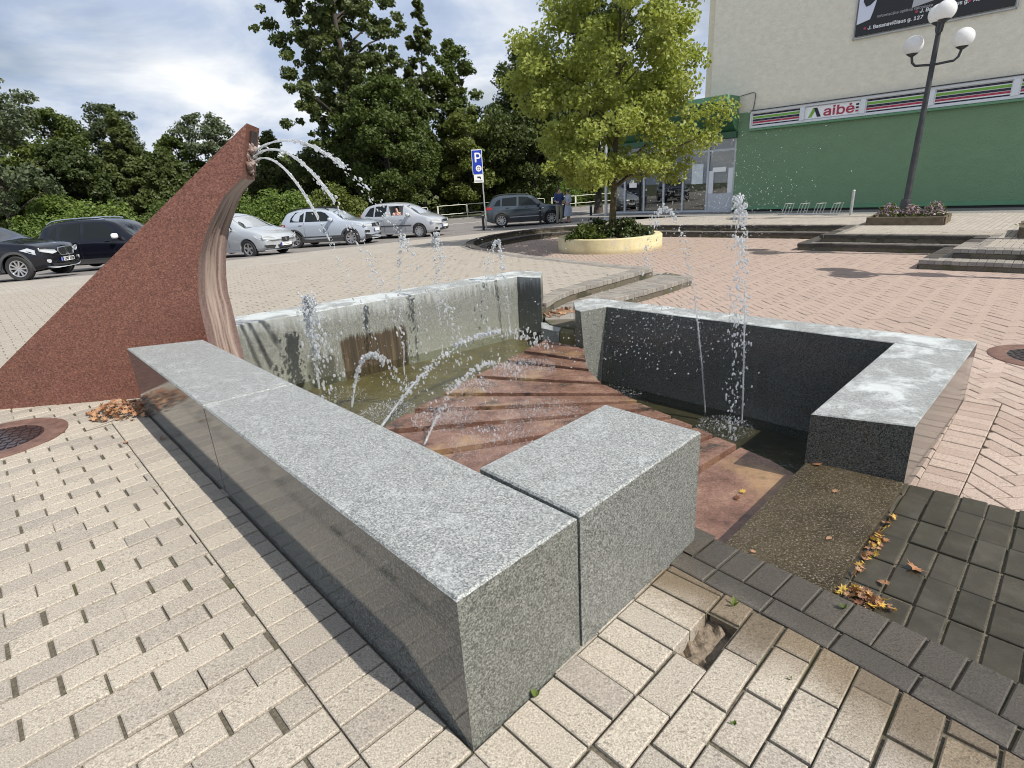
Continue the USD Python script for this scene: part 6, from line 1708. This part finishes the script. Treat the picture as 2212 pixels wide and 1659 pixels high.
tree('maple_tree', 'yellow green leafy tree growing out of the round ochre planter', (2.69, 14.05, 0.0), 6.1, 1.35, 1.92, 300, 50000, 0.082, 'leaf_maple', 5, 0.085, 'oval', (0.16, 0), 'bark_mossy', 0.19, None, 0.32)
tree('tall_tree', 'tallest dark tree above the silver cars, its top cut off by the picture', (-10.7, 46, -0.6), 20.5, 4.6, 4.1, 520, 46000, 0.24, 'leaf_dark', 11, 0.42, 'oval', (-0.2, 0), 'bark', 0.12, None, 0.55)
tree('round_tree', 'dense rounded green tree in front of the tallest tree', (-7.9, 42, -0.62), 8.7, 0.9, 3.0, 300, 38000, 0.19, 'leaf_mid', 12, 0.2, 'oval', (0.4, 0), 'bark', 0.21, None, 0.2)
tree('slender_tree', 'slender sparse tree with a pointed top right of the tallest tree', (-6.6, 50, -0.55), 15.6, 2.6, 2.0, 150, 13000, 0.22, 'leaf_dark', 13, 0.17, 'cone', (1.2, 0), 'bark', 0.22, None, 0.5)
tree('ragged_tree', 'ragged mid height dark tree left of the parking sign', (-4.6, 53, -0.55), 13.0, 0.6, 2.6, 170, 22000, 0.23, 'leaf_mid', 14, 0.2, 'oval', (1.2, 0), 'bark', 0.25, None, 0.4)
tree('low_tree', 'lower yellowish green tree standing behind the parking sign', (-2.6, 49, -0.55), 7.6, 0.6, 2.2, 100, 16000, 0.2, 'leaf_mid', 24, 0.13, 'oval', (0.3, 0), 'bark', 0.3, None, 0.25)
tree('dark_tree', 'dark shaded tree between the parking sign and the yellow green tree', (3.0, 51, -0.55), 11.8, 0.2, 3.5, 200, 36000, 0.23, 'leaf_dark', 15, 0.3, 'oval', (-0.3, 0), 'bark', 0.28, None, 0.3)
tree('tall_tree', 'dark tall tree whose tip shows above the yellow green tree', (6.4, 38, -0.6), 14.5, 0.9, 2.5, 180, 26000, 0.2, 'leaf_dark', 16, 0.22, 'column', (0.2, 0), 'bark', 0.28, None, 0.3)
tree('tall_tree', 'thin grey green tree cut off by the left edge of the picture', (-26.3, 31, -0.6), 10.2, 1.6, 1.9, 110, 9000, 0.17, 'leaf_grey', 17, 0.14, 'column', (1.3, 0), 'bark', 0.3, None, 0.5)
wood = [(-28.6, 36, 6.6, 2.3, 'leaf_mid', 'bright green tree nearest the left edge behind the black crossover'), (-30.6, 42, 8.0, 2.4, 'leaf_mid', 'full green tree with bare forked stems showing, second from the left edge'), (-28.4, 45, 8.6, 2.3, 'leaf_grey', 'grey green tree with a thin feathery crown left of the pointed tree'), (-25.3, 41, 7.6, 2.0, 'leaf_dark', 'pointed dark green tree rising highest left of the red fin'), (-24.6, 46, 6.4, 2.2, 'leaf_mid', 'low round tree between the pointed tree and the feathery grey tree'), (-22.4, 47, 7.9, 2.5, 'leaf_grey', 'pale grey green tree rising just left of the tip of the red fin'), (-19.2, 51, 6.9, 2.6, 'leaf_dark', 'dark tree showing just behind the tip of the red fin'), (-15.0, 49, 5.2, 2.6, 'leaf_dark', 'low dark tree under the spouting water'), (-26.6, 37, 5.4, 2.0, 'leaf_dark', 'short dark tree filling the row above the light bushes'), (-22.8, 41, 5.0, 2.2, 'leaf_dark', 'short dark tree half hidden by the red fin'), (-32.5, 36, 7.2, 2.4, 'leaf_dark', 'dark tree at the left edge of the picture'), (-11.8, 52, 6.0, 2.4, 'leaf_dark', 'dark tree behind the pale silver crossover'), (0.0, 55, 8.5, 2.8, 'leaf_dark', 'dark tree deep behind the parking sign')]
for k, (x, y, h, r, mt, lb) in enumerate(wood): tree('woodland_tree', lb, (x, y, -0.55), h, 0.2, r, 210, 22000 if y < 44 else 18000, 0.18, mt, 30 + k, 0.14, 'oval' if k % 3 else 'cone', (0.05 * x / 30, 0), 'bark', 0.22, 'trees behind the car park', 0.28)
sites = [(-23.5, 30.0, 2.0, 1.6, 'light green bush at the left edge behind the black crossover'), (-21.0, 30.5, 2.2, 1.7, 'light green bush behind the bonnet of the black crossover'), (-18.3, 31.5, 2.2, 1.8, 'light green bush behind the black estate car'), (-15.6, 32.8, 2.2, 2.3, 'tall light green bush beside the slope of the red fin'), (-13.2, 34.5, 2.1, 1.9, 'light green bush hidden by the red fin'), (-10.6, 36.5, 2.0, 1.9, 'light green bush behind the silver hatchback'), (-25.5, 33.5, 2.0, 2.2, 'pale green bush under the leftmost trees'), (-8.6, 41.8, 1.7, 1.2, 'low green bush behind the pale crossover'), (-2.2, 50.5, 2.2, 1.5, 'green bush behind the railing left of the slate crossover'), (1.6, 52.0, 2.3, 2.0, 'bright green bush above the roof of the slate crossover'), (5.2, 53.8, 2.3, 1.8, 'green bush behind the two standing people'), (9.0, 56.0, 2.4, 1.8, 'green bush beyond the road right of the two people'), (13.0, 58.5, 2.5, 2.2, 'green bush beyond the road behind the shop entrance')]
for k, (x, y, r, h, lb) in enumerate(sites): bush(lb, (x, y, -0.62), r, r * 0.8, h * 1.35, 11000, 0.14 if y < 40 else 0.16, 'leaf_light' if k % 3 != 2 else 'leaf_mid', 60 + k)
# the wood beyond, one mass
rng = np.random.default_rng(90); n = 52000
u = rng.uniform(0, 1, n); x = -75 + 125 * u; y = 60 + rng.uniform(0, 8, n) + np.clip(x, 0, 60) * 0.35
hh_ = 4.6 + 2.2 * meshkit.noise(np.stack([x * 0.22, 0 * x, 0 * x], -1)) + 1.5 * meshkit.noise(np.stack([x * 0.7, 0 * x + 4, 0 * x], -1))
z = -0.6 + hh_ * rng.uniform(0, 1, n) ** 0.8
cen = np.stack([x, y, z], -1); v, f = leaves(cen, np.tile([0, -0.6, 0.3], (n, 1)), 0.62, rng, 0.6)
tag(part('woodland', trimesh.Trimesh(v, f, process=False), M['leaf_dark'], None), 'dark wood closing the view behind the road', 'wood', kind='stuff')
# planting in the round planter
rng = np.random.default_rng(77)
for k, (x, y, rx_, h, n, lb) in enumerate(((2.05, 13.75, 0.48, 0.42, 1500, 'dark leafy shrub at the left of the round planter'), (3.05, 13.7, 0.50, 0.46, 1500, 'dark leafy shrub at the right of the round planter'), (2.6, 14.75, 0.5, 0.42, 1200, 'dark leafy shrub at the back of the round planter'))):
    bush(lb, (x, y, 0.0), rx_, rx_ * 0.9, h, n, 0.075, 'leaf_dark' if k else 'leaf_mid', 80 + k, 'shrubs in the round planter')

# ------------------------------------------------------------------ people
def figure(joints, bones, length=0.03):
    """One continuous body: hulls of spheres along the bones, blended."""
    def ball(p, r):
        s = m3.Manifold.sphere(1.0, 18); return s.scale(list(np.broadcast_to(r, 3))).translate(list(map(float, p)))
    parts_ = [m3.Manifold.batch_hull([ball(*joints[a]) for a in b]) for b in bones]
    m = parts_[0]
    for q in parts_[1:]: m = m + q
    m = m.refine_to_length(length); q = m.to_mesh(); tm = trimesh.Trimesh(q.vert_properties[:, :3], q.tri_verts, process=True)
    trimesh.smoothing.filter_taubin(tm, 0.5, 0.53, 8); return tm


def person(label, loc, rot, h, top, bottom, hair, bag=False, skirt=False):
    t = thing('person', label, 'person', loc, rot); k = h / 1.75
    J = {'head': ((0.02, 0, 1.63), (0.085, 0.075, 0.115)), 'chin': ((0.05, 0, 1.54), 0.05), 'neck': ((0, 0, 1.48), 0.055), 'sL': ((0, 0.18, 1.42), 0.062), 'sR': ((0, -0.18, 1.42), 0.062), 'chest': ((0.01, 0, 1.28), (0.105, 0.155, 0.12)), 'waist': ((0, 0, 1.08), (0.095, 0.135, 0.09)), 'hip': ((0, 0, 0.93), (0.105, 0.155, 0.09)),
         'eL': ((-0.02, 0.24, 1.13), 0.042), 'eR': ((-0.02, -0.24, 1.13), 0.042), 'wL': ((0.17, 0.20, 1.02), 0.031), 'wR': ((0.19, -0.19, 1.05), 0.031), 'hL': ((0.25, 0.18, 1.02), 0.036), 'hR': ((0.27, -0.17, 1.06), 0.036), 'pL': ((0, 0.09, 0.88), 0.085), 'pR': ((0, -0.09, 0.88), 0.085), 'kL': ((0.02, 0.10, 0.48), 0.058), 'kR': ((0.0, -0.10, 0.48), 0.058), 'aL': ((-0.02, 0.10, 0.09), 0.042), 'aR': ((-0.03, -0.10, 0.09), 0.042), 'tL': ((0.12, 0.11, 0.035), 0.035), 'tR': ((0.11, -0.11, 0.035), 0.035), 'gL': ((-0.05, 0.10, 0.035), 0.035), 'gR': ((-0.06, -0.10, 0.035), 0.035), 'nose': ((0.115, 0, 1.61), 0.016)}
    J = {a: (np.array(p) * k, np.array(r) * k) for a, (p, r) in J.items()}
    B = [('head', 'chin'), ('chin', 'neck'), ('head', 'nose'), ('neck', 'sL', 'sR', 'chest'), ('chest', 'waist'), ('waist', 'hip'), ('sL', 'eL'), ('sR', 'eR'), ('eL', 'wL'), ('eR', 'wR'), ('wL', 'hL'), ('wR', 'hR'), ('hip', 'pL'), ('hip', 'pR'), ('pL', 'kL'), ('pR', 'kR'), ('kL', 'aL'), ('kR', 'aR'), ('aL', 'tL', 'gL'), ('aR', 'tR', 'gR')]
    part('body', figure(J, B), M['skin'], t, smooth=True)
    g = 0.014
    def wear(name, bones, cut=None):
        K = {a: (p, np.array(r) + g) for a, (p, r) in J.items()}; m = figure(K, bones); part(name, m, cut, t, smooth=True)
    wear('shirt', [('sL', 'sR', 'chest'), ('chest', 'waist'), ('waist', 'hip'), ('sL', 'eL'), ('sR', 'eR')], top)
    if skirt: part('skirt', MB().revolve([(0.0, 0.98 * k), (0.15 * k, 0.98 * k), (0.20 * k, 0.75 * k), (0.25 * k, 0.36 * k), (0.24 * k, 0.36 * k), (0, 0.5 * k)], 20), bottom, t, smooth=True)
    else: wear('trousers', [('hip', 'pL'), ('hip', 'pR'), ('pL', 'kL'), ('pR', 'kR'), ('kL', 'aL'), ('kR', 'aR')], bottom)
    hm = trimesh.creation.icosphere(3, 1.0); v = np.array(hm.vertices) * np.array([0.098, 0.09, 0.115]) * k + J['head'][0] + np.array([-0.016, 0, 0.022]) * k; v[:, 2] = np.maximum(v[:, 2], (1.60 + 0.0) * k)
    part('hair', trimesh.Trimesh(v, hm.faces, process=False), hair, t, smooth=True)
    for y in (-0.03, 0.03): part('eye', MB().add(*(lambda s: (s.vertices * 0.011 * k + np.array([0.098, y, 1.635]) * k, s.faces))(trimesh.creation.icosphere(1, 1.0))), M['board_black'], t)
    for s in ('L', 'R'):
        sh = MB().box(J['a' + s][0] + np.array([0.05, 0, -0.052]) * k, (0.27 * k, 0.095 * k, 0.075 * k), 0, 0.02); part('shoe', sh, M['leather'], t)
    if bag: part('bag', MB().box((-0.06, -0.34 * k, 0.86 * k), (0.30, 0.10, 0.26), 0.1, 0.03).tube([(-0.16, -0.33 * k, 0.98 * k), (-0.06, -0.29 * k, 1.12 * k), (0.04, -0.33 * k, 0.98 * k)], 0.012, 6), M['leather'], t)
    return t


person('person in a navy top and khaki trousers standing before the slate crossover', (2.98, 29.7, -0.60), -70, 1.76, M['cloth_blue'], M['cloth_khaki'], M['hair'])
person('person in a pale blue dress with a black bag, standing beside another person', (3.42, 29.55, -0.58), 205, 1.62, M['cloth_pale'], M['cloth_pale'], M['hair'], True, True)
# someone in the grey people carrier, in the open window
cr = math.radians(-20); cx = np.array([math.cos(cr), math.sin(cr)]); cy = np.array([-cx[1], cx[0]])
px = np.array([-6.67, 28.30]) + cx * 2.10 - cy * 0.50
t = thing('person', 'person in a pink top sitting at the open window of the grey people carrier', 'person', (*px, -0.65), -95)
J = {'head': ((0.03, 0, 1.30), (0.085, 0.075, 0.11)), 'chin': ((0.06, 0, 1.22), 0.05), 'neck': ((0, 0, 1.16), 0.05), 'sL': ((0, 0.17, 1.09), 0.06), 'sR': ((0, -0.17, 1.09), 0.06), 'b': ((0, 0, 0.98), (0.1, 0.14, 0.1)), 'eL': ((0.16, 0.22, 1.02), 0.04), 'wL': ((0.17, 0.06, 1.16), 0.032), 'hL': ((0.13, 0.03, 1.23), 0.034), 'nose': ((0.125, 0, 1.28), 0.016)}
part('body', figure({a: (np.array(p), np.array(r)) for a, (p, r) in J.items()}, [('head', 'chin'), ('chin', 'neck'), ('head', 'nose'), ('neck', 'sL', 'sR', 'b'), ('sL', 'eL'), ('eL', 'wL'), ('wL', 'hL')]), M['skin'], t, smooth=True)
part('top', figure({a: (np.array(p), np.array(r) + 0.013) for a, (p, r) in J.items()}, [('sL', 'sR', 'b'), ('sL', 'eL')]), M['cloth_pink'], t, smooth=True)
hm = trimesh.creation.icosphere(3, 1.0); v = np.array(hm.vertices) * [0.10, 0.095, 0.12] + np.array([0.005, 0, 1.33]); v[:, 2] = np.maximum(v[:, 2], 1.27)
part('hair', trimesh.Trimesh(v, hm.faces, process=False), M['hair'], t, smooth=True)
